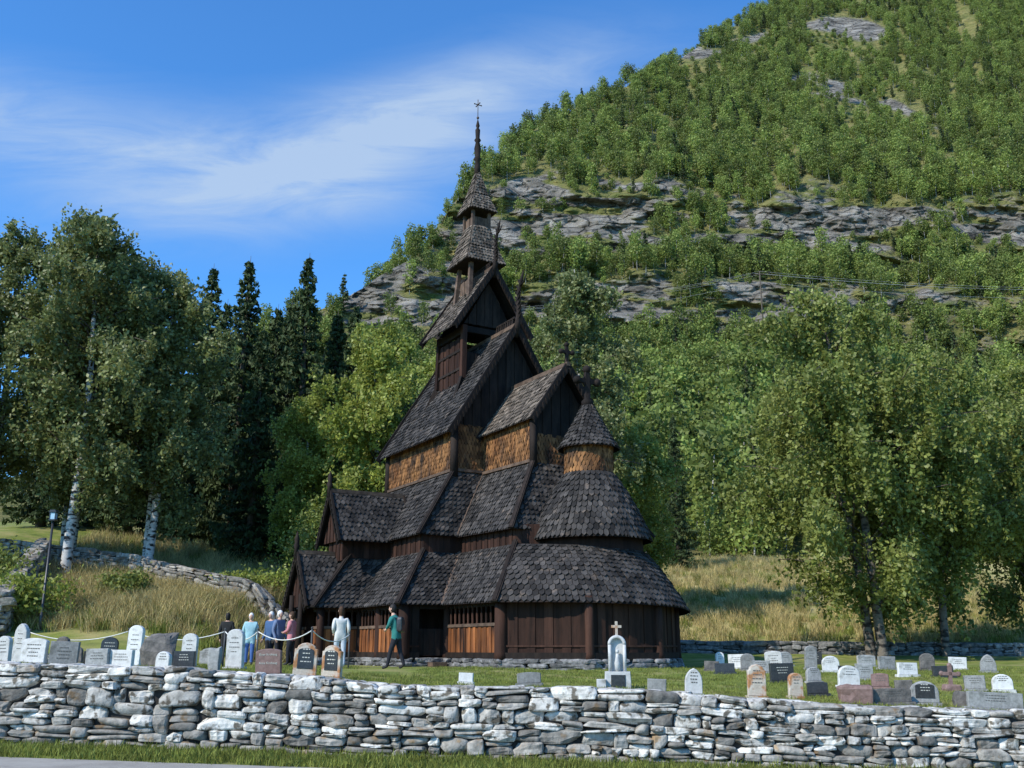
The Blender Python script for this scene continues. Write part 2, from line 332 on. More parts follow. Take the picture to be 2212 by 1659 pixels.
def planks(mb,p0,p1,z0,z1,w=.2,th=.04,mat=0,topf=None):
    p0=A3(*p0);p1=A3(*p1); L=np.linalg.norm(p1-p0); n=max(1,int(round(L/w))); d=(p1-p0)/n
    dn=(p1-p0)/L; nr=A3(-dn[1],dn[0])
    for i in range(n):
        a=p0+d*i;b=p0+d*(i+.985); o=(.014 if i%2 else -.014)+random.uniform(-.003,.003)
        za=z1 if topf is None else topf(i/n); zb_=z1 if topf is None else topf((i+1)/n)
        V=[]
        for q,zz in((a,za),(b,zb_)):
            for sgn in(-1,1):
                r=q+nr*(o+sgn*th/2); V.append(P(r[0],r[1],z0)); V.append(P(r[0],r[1],zz))
        mb.add(V,[(0,1,5,4),(2,6,7,3),(0,2,3,1),(4,5,7,6),(1,3,7,5),(0,4,6,2)],mat,None)
def gable(a,s0,half,z0,zr,mat=0,along='s'):
    f=lambda u: z0+ (zr-z0)*(1-abs(2*u-1))
    if along=='s': planks(tim,(a,s0-half),(a,s0+half),z0-.01,zr,.18,.05,mat,f)
    else: planks(tim,(a-half,s0),(a+half,s0),z0-.01,zr,.18,.05,mat,f)
gable(3.0,0,2.4,9.45,13.2,0); gable(-3.0,0,2.4,9.45,13.2,0)
gable(6.48,0,1.2,9.05,10.8,0)
planks(tim,(6.48,-1.2),(6.48,1.2),8.5,9.06,.18,.05,0)
def groof(c,a0,a1,half,ze,zr,axis='a',mat=0,w=.17,ex=.2):
    def pt(l,x,z): return (l,c+x,z) if axis=='a' else (c+x,l,z)
    for sd in(1,-1):
        hint=(0,sd,.7) if axis=='a' else (sd,0,.7)
        patch(roof,pt(a0,0,zr),pt(a1,0,zr),pt(a0,sd*half,ze),pt(a1,sd*half,ze),hint,w=w,ex=ex,mat=mat)
        for l,o in((a0+.02,-.03),(a1-.02,.03)):
            bm(pt(l,0,zr-.03),pt(l,sd*half*1.02,ze-.06),.07,.24,0)
            m=int(np.hypot(half,zr-ze)/.2)
            for i in range(m):
                f=(i+.6)/m; q=pt(l+o,sd*half*f,zr+(ze-zr)*f)
                bm((q[0],q[1],q[2]-.02),(q[0],q[1],q[2]-.24),.11,.09,0,w2=.03,h2=.03)
    bm(pt(a0-.03,0,zr+.03),pt(a1+.03,0,zr+.03),.14,.14,3)
groof(0,-3.3,3.4,2.72,9.1,13.5)
groof(0,3.0,6.88,1.42,9.02,11.05,mat=1)
groof(0,3.0,5.95,1.15,5.25,7.12,axis='s')
groof(0,5.3,7.05,1.25,2.98,4.85,axis='s')
gable(0,5.72,1.0,5.3,6.9,1,along='a'); gable(0,6.85,1.1,3.0,4.65,1,along='a')
planks(tim,(-.7,5.6),(.7,5.6),4.6,5.4,.2,.05,1)
for s in(.66,-.66): planks(tim,(s,3.8),(s,5.6),4.7,5.45,.2,.05,1)
def hip(p,q): 
    p=A3(*p);q=A3(*q); bm(p+A3(0,0,.07),q+A3(0,0,.06),.17,.07,0); bm(p+A3(0,0,.11),q+A3(0,0,.10),.09,.06,0)
for sd in(1,-1):
    hip((3,sd*2.4,zT2i),(3.95,sd*4.18,zT2o-.05)); hip((-3,sd*2.4,zT2i),(-3.95,sd*4.18,zT2o-.05))
    hip((6.5,sd*1.2,zT2i-.1),(7.75,sd*2.78,zT2o-.17))
    hip((3.7,sd*3.85,zT1i),(5.38,sd*5.48,zT1o-.05)); hip((-3.7,sd*3.85,zT1i),(-5.38,sd*5.48,zT1o-.05))
    for p,q in(((3.0,sd*1.22,zT2i),(3.9,sd*2.7,zT2o)),((3.7,sd*2.5,zT1i),(5.3,sd*3.9,zT1o))):
        bm(A3(*p)+A3(0,0,.05),A3(*q)+A3(0,0,.05),.10,.03,3)
hip((7.55,2.5,zT1i),(8.88,3.98,zT1o-.08)); hip((.6,5.3,zT1i),(1.56,6.88,zT1o-.05)); hip((-.6,5.3,zT1i),(-1.56,6.88,zT1o-.05))
z,a,s=zT2i+.05,3.05,2.45
for sd in(1,-1): bm((-a,sd*s,z),(a,sd*s,z),.07,.1,3)
bm((a,1.2,z),(a,s,z),.07,.1,3)
bm((3.05,1.26,zT2i),(6.55,1.26,zT2i-.07),.07,.1,3)
for (p,q) in(((-3.7,3.85),(3.7,3.85)),((3.7,3.85),(3.7,2.45)),((3.7,2.45),(7.5,2.45)),((7.5,2.45),(7.9,1.6)),((-3.7,-3.85),(3.7,-3.85)),((-3.7,-3.85),(-3.7,3.85)),((3.7,-3.85),(3.7,-2.45)),((3.7,-2.45),(7.5,-2.45))):
    planks(tim,p,q,1.2,5.35,.2,.05,1)
tube(tim,[AC+A3(0,0,1.3),AC+A3(0,0,5.1)],1.66,28,1)
tube(tim,[AC+A3(0,0,4.8),AC+A3(0,0,8.2)],.74,24,1)
def arcade(p,q,z0=1.38,zp=2.28,z1=2.98,mat=2):
    p=A3(*p);q=A3(*q);L=np.linalg.norm(q-p);d=(q-p)/L
    planks(tim,p,q,z0,zp-.06,.17,.05,mat)
    bm((*p,zp),(*q,zp),.13,.09,3); bm((*p,z0+.02),(*q,z0+.02),.2,.16,0); bm((*p,z1-.03),(*q,z1-.03),.12,.14,1)
    n=int(L/.27)
    for i in range(1,n):
        c=p+d*L*i/n
        zz=[zp,zp+.05,zp+.08,zp+.3,zp+.42,z1-.14,z1-.04]; rr=[.055,.055,.035,.045,.03,.055,.07]
        tube(tim,[P(c[0],c[1],z) for z in zz],rr,8,1)
    bm((*p,z1-.12),(*q,z1-.12),.07,.1,0)
def solid(p,q,z0=1.38,z1=3.0,mat=1):
    p=A3(*p);q=A3(*q)
    planks(tim,p,q,z0,z1,.26,.05,mat); bm((*p,z0),(*q,z0),.2,.2,0); bm((*p,z0+.28),(*q,z0+.28),.12,.05,1)
arcade((1.2,5.05),(2.9,5.05)); arcade((2.9,5.05),(5.0,5.05)); solid((5.0,5.05),(5.0,4.55),mat=0)
bm((5.0,4.55,2.9),(5.0,3.55,2.9),.12,.2,0); planks(tim,(4.95,4.55),(4.95,3.6),1.38,2.2,.2,.05,0)
arcade((5.0,3.55),(8.5,3.55))
for p,q in(((1.2,5.05),(1.2,6.45)),((1.2,6.45),(.5,6.45)),((-.5,6.45),(-1.2,6.45))): arcade(p,q,mat=2)
for p,q in(((-1.2,6.45),(-1.2,5.05)),((-1.2,5.05),(-5,5.05)),((-5,5.05),(-5,-5.05)),((-5,-5.05),(5,-5.05)),((5,-5.05),(5,-3.1)),((5,-3.1),(7,-3.1))): solid(p,q)
AW=[(8.5,3.55),(10.4,1.75),(10.55,-.6),(9.5,-2.1),(8.15,-2.85),(6.2,-3.0)]
for p,q in zip(AW[:-1],AW[1:]): solid(p,q)
for (a,s) in [(5,5.05),(1.2,5.05),(2.95,5.05),(1.2,6.45),(-1.2,6.45),(5,3.55),(-5,5.05),(-5,-5.05),(5,-5.05)]+AW[:-1]:
    r=.19 if (a,s) in AW[:1]+[(5,5.05)] else .13
    tube(tim,[P(a,s,1.28),P(a,s,1.45),P(a,s,2.0),P(a,s,3.05)],[r*1.15,r,r*.97,r*.95],14,1)
for s in(.5,-.5): tube(tim,[P(s,6.95,1.1),P(s,6.95,3.4)],.09,10,0)
bm((5.3,4.3,1.12),(5.3,3.8,1.12),.5,.12,3)
floor=MB()
for (a0,a1,s0,s1) in((-5,5,-5,5.0),(5,8.4,-3,3.5)): 
    floor.add([P(a0,s0,1.36),P(a1,s0,1.36),P(a1,s1,1.36),P(a0,s1,1.36)],[(0,1,2,3)],0,.5)
FP=[(-1.2,6.45),(1.2,6.45),(1.2,5.05),(5,5.05),(5,3.55)]+AW+[(5,-3.1),(5,-5.05),(-5,-5.05),(-5,5.05),(-1.2,5.05),(-1.2,6.45)]
for p,q in zip(FP[:-1],FP[1:]):
    p=A3(*p);q=A3(*q);L=np.linalg.norm(q-p);s=0
    while s<L:
        w=random.uniform(.2,.6)
        for z in (1.0,1.12,1.24):
            c=p+(q-p)/L*min(s+random.uniform(0,.3),L); w2=random.uniform(.25,.7)
            stone(fnd,P(c[0],c[1],z),(w2,.4,.14),0,None,.12,-math.atan2(q[1]-p[1],q[0]-p[0]))
        s+=w*.8
# tower
for sd in(1,-1):
    planks(tim,(-1.1,sd*1.12),(1.1,sd*1.12),11.0,13.55,.24,.05,1)
    for z in(11.6,12.25,13.0): bm((-1.15,sd*1.16,z),(1.15,sd*1.16,z),.05,.1,0)
for a in(1.1,-1.1):
    for s in(1.1,-1.1):
        bm((a*1.22,s*1.45,10.6),(a*1.02,s*1.04,11.8),.12,.3,0); bm((a*1.02,s*1.04,11.8),(a,s,14.0),.2,.2,1)
    bm((a,-1.1,13.85),(a,1.1,13.85),.15,.25,0)
    planks(tim,(a,-1.1),(a,1.1),11.6,12.9,.24,.05,0)
for s in(1.1,-1.1): bm((-1.1,s,13.8),(1.1,s,13.8),.15,.3,0)
groof(0,-1.55,1.6,1.72,13.8,16.5,mat=1)
gable(1.1,0,1.1,14.1,16.0,0); gable(-1.1,0,1.1,14.1,16.0,0)
def stage(h,hp,z0,z1,zb0,zb1,post,flare,w):
    for a in(h,-h):
        for s in(h,-h): bm((a*(1+flare),s*(1+flare),z0),(a,s,z1),post,post,3)
    for p,q in(((-hp,hp),(hp,hp)),((hp,hp),(hp,-hp)),((hp,-hp),(-hp,-hp)),((-hp,-hp),(-hp,hp))): planks(tim,p,q,zb0,zb1,w,.04,3)
stage(.5,.48,14.9,17.3,15.2,16.35,.16,.35,.2)
def pyr(h0,z0,h1,z1,mat,flare=0):
    for (ax_,sg) in(('a',1),('a',-1),('s',1),('s',-1)):
        def pt(u,h,z): return (sg*h,u*h,z) if ax_=='a' else (u*h,sg*h,z)
        hm=h0+(h1-h0)*.6-flare; zm=z0+(z1-z0)*.6
        hint=(sg,0,.4) if ax_=='a' else (0,sg,.4)
        patch(roof,pt(-1,h0,z0),pt(1,h0,z0),pt(-1,hm,zm),pt(1,hm,zm),hint,mat=mat,w=.14,ex=.16)
        patch(roof,pt(-1,hm,zm),pt(1,hm,zm),pt(-1,h1,z1),pt(1,h1,z1),hint,mat=mat,w=.14,ex=.16)
    tim.add([P(h1,h1,z1),P(-h1,h1,z1),P(-h1,-h1,z1),P(h1,-h1,z1)],[(0,1,2,3)],0)
pyr(.40,18.8,.92,17.0,1,.04)
stage(.38,.34,18.7,19.7,18.7,19.2,.12,0,.17)
pyr(.06,21.5,.64,19.45,1,.05)
zs=[21.3,21.7,22.0,22.1,22.2,22.6,22.9,23.0,23.1,23.5,23.6,23.7,24.0]; rr=[.13,.13,.1,.17,.11,.15,.09,.15,.09,.11,.05,.09,.02]
tube(tim,[P(0,0,z) for z in zs],rr,10,0)
iron=MB(); tube(iron,[P(0,0,23.9),P(0,0,25.0)],.018,6,0); beam(iron,P(0,-.16,24.75),P(0,.16,24.75),.03,.03); beam(iron,P(-.16,0,24.75),P(.16,0,24.75),.03,.03); ell(iron,P(0,0,24.1),(.06,.06,.06))
for q in (P(0,.17,24.75),P(0,-.17,24.75),P(.17,0,24.75),P(-.17,0,24.75)): ell(iron,q,(.03,.03,.03))
def dragon(a,z,k,dirn):
    prof=[(-.1,-.4),(.10,.1),(.14,.5),(.10,.9),(.16,1.25),(.34,1.6),(.50,1.95)]
    rr=[.13,.11,.07,.055,.06,.07,.015]
    pts=[P(a+dirn*x*k,0,z+y*k) for x,y in prof]; tube(tim,pts,[r*k for r in rr],7,0)
    tube(tim,[P(a+dirn*.24*k,0,z+1.4*k),P(a+dirn*.50*k,0,z+1.5*k),P(a+dirn*.68*k,0,z+1.70*k)],[.05*k,.035*k,.01],6,0)
    for i in range(8):
        t=.15+i*.19; x=np.interp(t,[p[1] for p in prof],[p[0] for p in prof])
        for sgn,l in((-1,.30-.015*i),(1,.24-.01*i)):
            beam(tim,P(a+dirn*x*k,0,z+t*k),P(a+dirn*(x+sgn*l)*k,0,z+(t+.26)*k),.05*k,.13*k,0,up=(0,1,0),w2=.01,h2=.01)
dragon(3.35,13.5,1.08,1); dragon(-3.3,13.5,1.0,-1); dragon(1.55,16.5,.98,1); dragon(-1.5,16.5,.85,-1)
for (a0,a1,z) in((1.8,3.2,13.6),(-3.1,-1.8,13.6),(-1.3,1.3,16.55)):
    n=int((a1-a0)/.16)
    for i in range(n):
        a=a0+(a1-a0)*i/n; bm((a,0,z),(a+.04,0,z+.28),.05,.12,0,up=(1,0,0),h2=.06)
    bm((a0,0,z+.27),(a1,0,z+.27),.05,.06,0)
def cross(a,s,z,h,w,r):
    c=P(a,s,z); beam(tim,c,c+A3(0,0,h),r,r*1.3,0,up=(0,1,0)); zc=z+h*.66
    beam(tim,P(a,s-w/2,zc),P(a,s+w/2,zc),r*.9,r*1.2,0)
    for q in(P(a,s-w/2,zc),P(a,s+w/2,zc),P(a,s,z+h)): ell(tim,q,(r*1.1,r*1.1,r*1.1),0)
    k=w*.27
    for sx in(1,-1):
        for sz in(1,-1): beam(tim,P(a,s-k*sx,zc),P(a,s,zc+k*sz),r*.5,r*.6,0)
cross(6.8,0,11.0,.8,.46,.085); cross(8,0,9.4,1.2,.78,.13)
tube(tim,[P(8,0,9.3),P(8,0,9.5),P(8,0,9.6),P(8,0,9.75)],[.2,.2,.1,.1],10,0)
def finial(a,s,z): tube(tim,[P(a,s,z-.2),P(a,s,z+.15),P(a,s,z+.25),P(a,s,z+.35),P(a,s,z+.45),P(a,s,z+.75)],[.09,.08,.12,.07,.1,.015],8,0)
finial(0,5.95,7.12); finial(0,7.05,4.85)
roof.build('shingle_roofs',[roofM,roofOldM],church); wsh.build('shingle_walls',[wallShM],church)
tim.build('timber_frame',[darkM,redM,orgM,trimM],church); fnd.build('stone_foundation',[foundM],church); floor.build('gallery_floor',[darkM],church)
iron.build('spire_cross',[M('iron',(.05,.04,.03),(.1,.06,.04),5,.6)],church)
# ------------------------------------------------------------ trees
def birch(h,Rc,seed,nl=1.0,leafm=birchLM,low=.14,trunks=1,bark=barkM,leaf=.10,droop=1.0,link=True,name='birch_tree'):
    global RS
    RS=np.random.RandomState(seed); mb=MB(); C=[];Rn=[]
    for tk in range(trunks):
        bx=RS.uniform(-.4,.4,2)*(trunks>1); lean=RS.uniform(-1,1,2)*(1.3 if trunks>1 else .5)*(Rc/5)
        hh=h*(1 if tk==0 else RS.uniform(.82,.95)); tg_=np.linspace(0,1,10)
        T=[np.array([bx[0]+lean[0]*t+.18*math.sin(t*5+tk)*t*2,bx[1]+lean[1]*t,hh*t]) for t in tg_]
        r0=.2*h/15; tube(mb,[T[0]+A3(0,0,-.4)]+T,[r0*1.4]+[r0*(1-t)**.8+.015 for t in tg_],8,0)
        T=np.array(T); nlimb=int(46/trunks+8)
        for i in range(nlimb):
            t=low+(1-low)*((i+RS.rand())/nlimb)**.9*.97
            base=np.array([np.interp(t,tg_,T[:,k]) for k in range(3)])
            tt=(t-low)/(1-low); env=Rc*(math.sin(math.pi*min(1,(tt*.86+.12))**.85)**.75)*RS.uniform(.45,1.18)
            env=max(env,.5); az=i*2.4+RS.rand(); dr=np.array([math.cos(az),math.sin(az),0])
            up=env*RS.uniform(.35,.8)*(1-.3*tt); xx=(0,.25,.5,.75,1)
            L=[base+dr*env*x+A3(0,0,up*(math.sin(x*2.0)))+RS.randn(3)*.05*env*x for x in xx]
            tube(mb,L,[.05*h/15*(1-.6*tt)*(1-.85*x)+.008 for x in xx],5,2)
            L=np.array(L)
            for j in range(int((7+8*env/Rc))):
                x=RS.uniform(.22,1)**.8; p=np.array([np.interp(x,xx,L[:,k]) for k in range(3)])
                p=p+RS.randn(3)*np.array([.42,.42,.28])*(.35+.25*env)*.55
                for q in range(RS.randint(2,5)):
                    ln=RS.uniform(.5,1.9)*droop*(1-.45*tt); m=int((14+ln*12)*nl)
                    s=RS.rand(m); o=RS.randn(2)*.25*ln
                    c=p+RS.randn(3)*.22+np.stack([o[0]*s,o[1]*s,-ln*s+.15],-1)+RS.randn(m,3)*np.array([.12,.12,.1])*(1.2-s[:,None]*.5)
                    C.append(c); Rn.append(np.clip(RS.rand(m)*.5+RS.rand()*.5,0,1))
    C=np.concatenate(C); Rn=np.concatenate(Rn); k=C[:,2]>.4
    leaves(mb,C[k],leaf,1,.62,Rn[k],droop=.4)
    return mb.build(name,[bark,leafm,darkbarkM],link=link)
def spruce(h,Rc,seed,link=True,leafm=spruceM,dens=1.0,name='spruce_tree',nsz=.2):
    global RS
    RS=np.random.RandomState(seed); mb=MB(); tube(mb,[(0,0,-.3),(0,0,h*.5),(0,0,h)],[.018*h,.01*h,.01],7,0); C=[];Rn=[]
    nw=int(h*2.3*min(1,dens+.3))
    for i in range(nw):
        t=.04+.955*i/nw; r=Rc*(1-t)**.8*RS.uniform(.8,1.12)+.12; nb=RS.randint(6,10)
        for j in range(nb):
            az=RS.rand()*6.28; rr=r*RS.uniform(.65,1.15); m=int((8+rr*16)*dens); s=RS.rand(m)**.7
            dr=np.array([math.cos(az),math.sin(az)])
            z=h*t-rr*.28*s+.18*rr*s**3; side=RS.randn(m)*.16*rr*(1.2-s)
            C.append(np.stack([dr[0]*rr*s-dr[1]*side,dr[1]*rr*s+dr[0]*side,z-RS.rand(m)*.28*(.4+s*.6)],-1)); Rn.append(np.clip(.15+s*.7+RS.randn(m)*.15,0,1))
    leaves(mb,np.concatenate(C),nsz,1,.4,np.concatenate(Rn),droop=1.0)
    return mb.build(name,[darkbarkM,leafm],link=link)
def put(ob,x,y,rz=0,s=1,zoff=0):
    ob.location=(x,y,g1(x,y)-.05+zoff); ob.rotation_euler=(0,0,rz); ob.scale=(s,s,s); return ob
def inst(ob,x,y,rz,s,name):
    o=bpy.data.objects.new(name,ob.data); scene.collection.objects.link(o); return put(o,x,y,rz,s)
bA=put(birch(18.4,4.4,11,.9,birchGM,low=.2,leaf=.105),-20.6,45.5)
bB=put(birch(16.6,3.8,12,.9,birchGM,low=.2,trunks=2,leaf=.105),-17.6,48)
inst(bA,-25.2,47,2.1,.92,'birch_tree'); inst(bB,-22.8,50,4.0,1.0,'birch_tree'); inst(bB,-28,44,1.0,1.0,'birch_tree')
bC=put(birch(14.6,3.5,13,1.0,birchL2M,low=.1,leaf=.11),-7.6,52)
inst(bC,-11.4,54,2.5,.7,'birch_tree'); inst(bC,-3.5,58,1.2,1.0,'birch_tree')
bD=put(birch(22,4.1,14,.8,birchGM,low=.14,leaf=.12),4.0,58)
bE=put(birch(17.2,5.4,15,1.05,birchLM,low=.12,trunks=2,leaf=.105,droop=1.3,bark=oldbarkM),16.0,44.5)
bF=put(birch(14.2,4.6,16,1.0,birchLM,low=.15,leaf=.105,droop=1.25,bark=oldbarkM),20.0,46.5)
inst(bE,26.2,50,2.2,.86,'birch_tree'); inst(bC,31,56,3,1.1,'birch_tree'); inst(bC,8.0,64,.4,.85,'birch_tree')
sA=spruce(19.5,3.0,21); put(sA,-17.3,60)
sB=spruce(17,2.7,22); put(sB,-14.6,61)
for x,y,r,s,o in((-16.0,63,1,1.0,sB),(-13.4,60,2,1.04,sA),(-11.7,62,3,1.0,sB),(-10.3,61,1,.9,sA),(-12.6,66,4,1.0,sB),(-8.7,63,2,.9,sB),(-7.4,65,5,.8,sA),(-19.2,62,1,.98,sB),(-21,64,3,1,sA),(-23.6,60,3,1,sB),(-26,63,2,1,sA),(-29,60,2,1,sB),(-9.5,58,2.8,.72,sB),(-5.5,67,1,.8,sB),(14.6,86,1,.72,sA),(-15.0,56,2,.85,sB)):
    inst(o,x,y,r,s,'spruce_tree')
# ------------------------------------------------------------ scatter helper
def scatter(name,pts,scl,rot,idx,protos):
    coll=bpy.data.collections.new(name+'_parts')
    for o in protos: coll.objects.link(o)
    me=bpy.data.meshes.new(name); me.vertices.add(len(pts)); me.vertices.foreach_set('co',np.asarray(pts,np.float32).ravel())
    a=me.attributes.new('scl','FLOAT','POINT'); a.data.foreach_set('value',np.asarray(scl,np.float32))
    a=me.attributes.new('rot','FLOAT_VECTOR','POINT'); a.data.foreach_set('vector',np.asarray(rot,np.float32).ravel())
    a=me.attributes.new('idx','INT','POINT'); a.data.foreach_set('value',np.asarray(idx,np.int32))
    ob=bpy.data.objects.new(name,me); scene.collection.objects.link(ob)
    ng=bpy.data.node_groups.new(name,'GeometryNodeTree')
    ng.interface.new_socket(name='Geometry',in_out='INPUT',socket_type='NodeSocketGeometry'); ng.interface.new_socket(name='Geometry',in_out='OUTPUT',socket_type='NodeSocketGeometry')
    N=ng.nodes;Lk=ng.links; gi=N.new('NodeGroupInput'); go=N.new('NodeGroupOutput'); ci=N.new('GeometryNodeCollectionInfo')
    ci.inputs['Collection'].default_value=coll; ci.inputs['Separate Children'].default_value=True; ci.inputs['Reset Children'].default_value=True
    ip=N.new('GeometryNodeInstanceOnPoints'); ip.inputs['Pick Instance'].default_value=True
    def na(n,t):
        x=N.new('GeometryNodeInputNamedAttribute'); x.data_type=t; x.inputs['Name'].default_value=n; return x.outputs[0]
    Lk.new(gi.outputs[0],ip.inputs['Points']); Lk.new(ci.outputs[0],ip.inputs['Instance']); Lk.new(na('idx','INT'),ip.inputs['Instance Index'])
    Lk.new(na('rot','FLOAT_VECTOR'),ip.inputs['Rotation']); Lk.new(na('scl','FLOAT'),ip.inputs['Scale']); Lk.new(ip.outputs[0],go.inputs[0])
    md=ob.modifiers.new('scatter','NODES'); md.node_group=ng
    return ob
def hilltree(h,Rc,seed,n,lm,sz):
    global RS
    RS=np.random.RandomState(seed); mb=MB(); tube(mb,[(0,0,-.5),(.1,0,h*.4),(0,.1,h*.85)],[.1,.07,.02],5,0); C=[];Rn=[]
    for i in range(9):
        t=.28+.68*(i+.5)/9; r=Rc*math.sin(math.pi*min(1,t*.95))**.7*RS.uniform(.5,.9); az=i*2.4
        c=np.array([math.cos(az)*r*.55,math.sin(az)*r*.55,h*t]); m=n//9
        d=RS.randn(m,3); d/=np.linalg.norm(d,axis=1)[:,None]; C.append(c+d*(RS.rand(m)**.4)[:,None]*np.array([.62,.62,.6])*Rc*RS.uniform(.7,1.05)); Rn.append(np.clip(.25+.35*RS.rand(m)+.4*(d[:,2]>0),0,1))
    leaves(mb,np.concatenate(C),sz,1,.7,np.concatenate(Rn))
    return mb.build('hill_tree_%d'%seed,[barkM,lm],link=False)
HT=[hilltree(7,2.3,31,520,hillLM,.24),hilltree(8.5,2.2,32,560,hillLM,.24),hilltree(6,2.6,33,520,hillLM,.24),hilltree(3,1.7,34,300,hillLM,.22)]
HT.append(spruce(9,1.7,35,link=False,dens=.35,name='hill_tree_35',nsz=.32))
# ------------------------------------------------------------ mountain
PE=np.array([(85,.03),(100,.085),(130,.15),(170,.225),(200,.268),(224,.305),(230,.318),(234,.345),(239,.352),(245,.392),(260,.402),(276,.410),(280,.44),(286,.452),(291,.490),(300,.507),(360,.56),(450,.635),(560,.71),(700,.80),(880,.87)])
SK=np.array([(-3,.02),(-1.2,.05),(-.6,.14),(-.35,.25),(-.25,.335),(-.2,.36),(-.156,.388),(-.106,.42),(-.081,.458),(-.055,.497),(-.029,.53),(0,.56),(.077,.605),(.187,.657),(.243,.70),(.295,.735),(.36,.77),(.44,.80),(.7,.85),(1.5,.83),(3,.7)])
qs=np.concatenate([np.linspace(-2.5,-.42,60),np.linspace(-.4,.75,640),np.linspace(.78,3,70)]); taus=np.concatenate([np.linspace(.03,.30,90),np.linspace(.301,.52,260),np.linspace(.523,.868,180)])
Q,Tt=np.meshgrid(qs,taus)
SKY=np.interp(Q,SK[:,0],SK[:,1])+.012*(fbm(Q*30,Q*0,3,5)-.5)
shift=.04*(fbm(Q*5,Q*0+3,2,8)-.5)+.03*(fbm(Q*22,Tt*10,3,9)-.5)+.012*sstep(.3,.6,Q)
D=np.interp(Tt+shift,PE[:,1],PE[:,0])
over=np.maximum(0,Tt-SKY); Te=np.where(over>0,SKY-over*1.6,Tt)
amp=2.0+(D-85)*.018
Tr=Tt+Q*.06+.02*fbm(Q*12,Tt*12,3,41)        # gently dipping strata
stz=np.floor(Tr*100+1.5*fbm(Q*20,Tt*20,3,31))
D=D+(fbm(Q*26,Tt*40,5,11)-.5)*amp*2.8+(fbm(Q*40,Tr*120,5,12)-.5)*sstep(200,235,D)*(6.5)*(1-.6*sstep(310,400,D))+(vnoise(stz*.37,Q*22,13)-.5)*3.2*sstep(215,235,D)*(1-sstep(300,330,D))
D=D+over*260
Zm=D*Te+1.6; Xm=Q*D
dD=np.gradient(D,axis=0); dZ=np.gradient(Zm,axis=0); slope=dZ/np.maximum(np.abs(dD),.05)
rock=sstep(1.0,2.0,slope)*sstep(205,228,D)*(1-sstep(305,330,D))*.7
def blob(q0,e0,a,b,r=0):
    dq=Q-q0;de=Tt-e0; x=dq*math.cos(r)+de*math.sin(r);y=-dq*math.sin(r)+de*math.cos(r); return np.exp(-(x/a)**2-(y/b)**2)
oc=.95*blob(.245,.682,.075,.011,.30)+1.0*blob(.40,.708,.055,.017,-.15)+1.0*blob(.42,.610,.09,.013,-.45)+.8*blob(.34,.63,.04,.008,-.4)+1.2*blob(.03,.450,.12,.032,.22)+1.45*blob(.13,.468,.20,.036)+1.25*blob(.38,.455,.26,.026,-.03)+1.15*blob(-.13,.365,.09,.032)+1.35*blob(.14,.366,.34,.023)+.7*blob(.02,.50,.05,.016,.5)+1.0*blob(.58,.44,.2,.020)
n5=fbm(Q*26,Tt*60,5,14)
rock=np.clip(np.maximum(rock,sstep(.38,.50,oc*(.30+1.15*n5))),0,1)
veg=fbm(Q*20+Tt*20,Tt*90,4,15); rock*=sstep(.60,.53,veg)
mb=MB()
mb.add(np.stack([Xm,D,Zm],-1),gridf(len(taus),len(qs)),0,rock.ravel(),True)
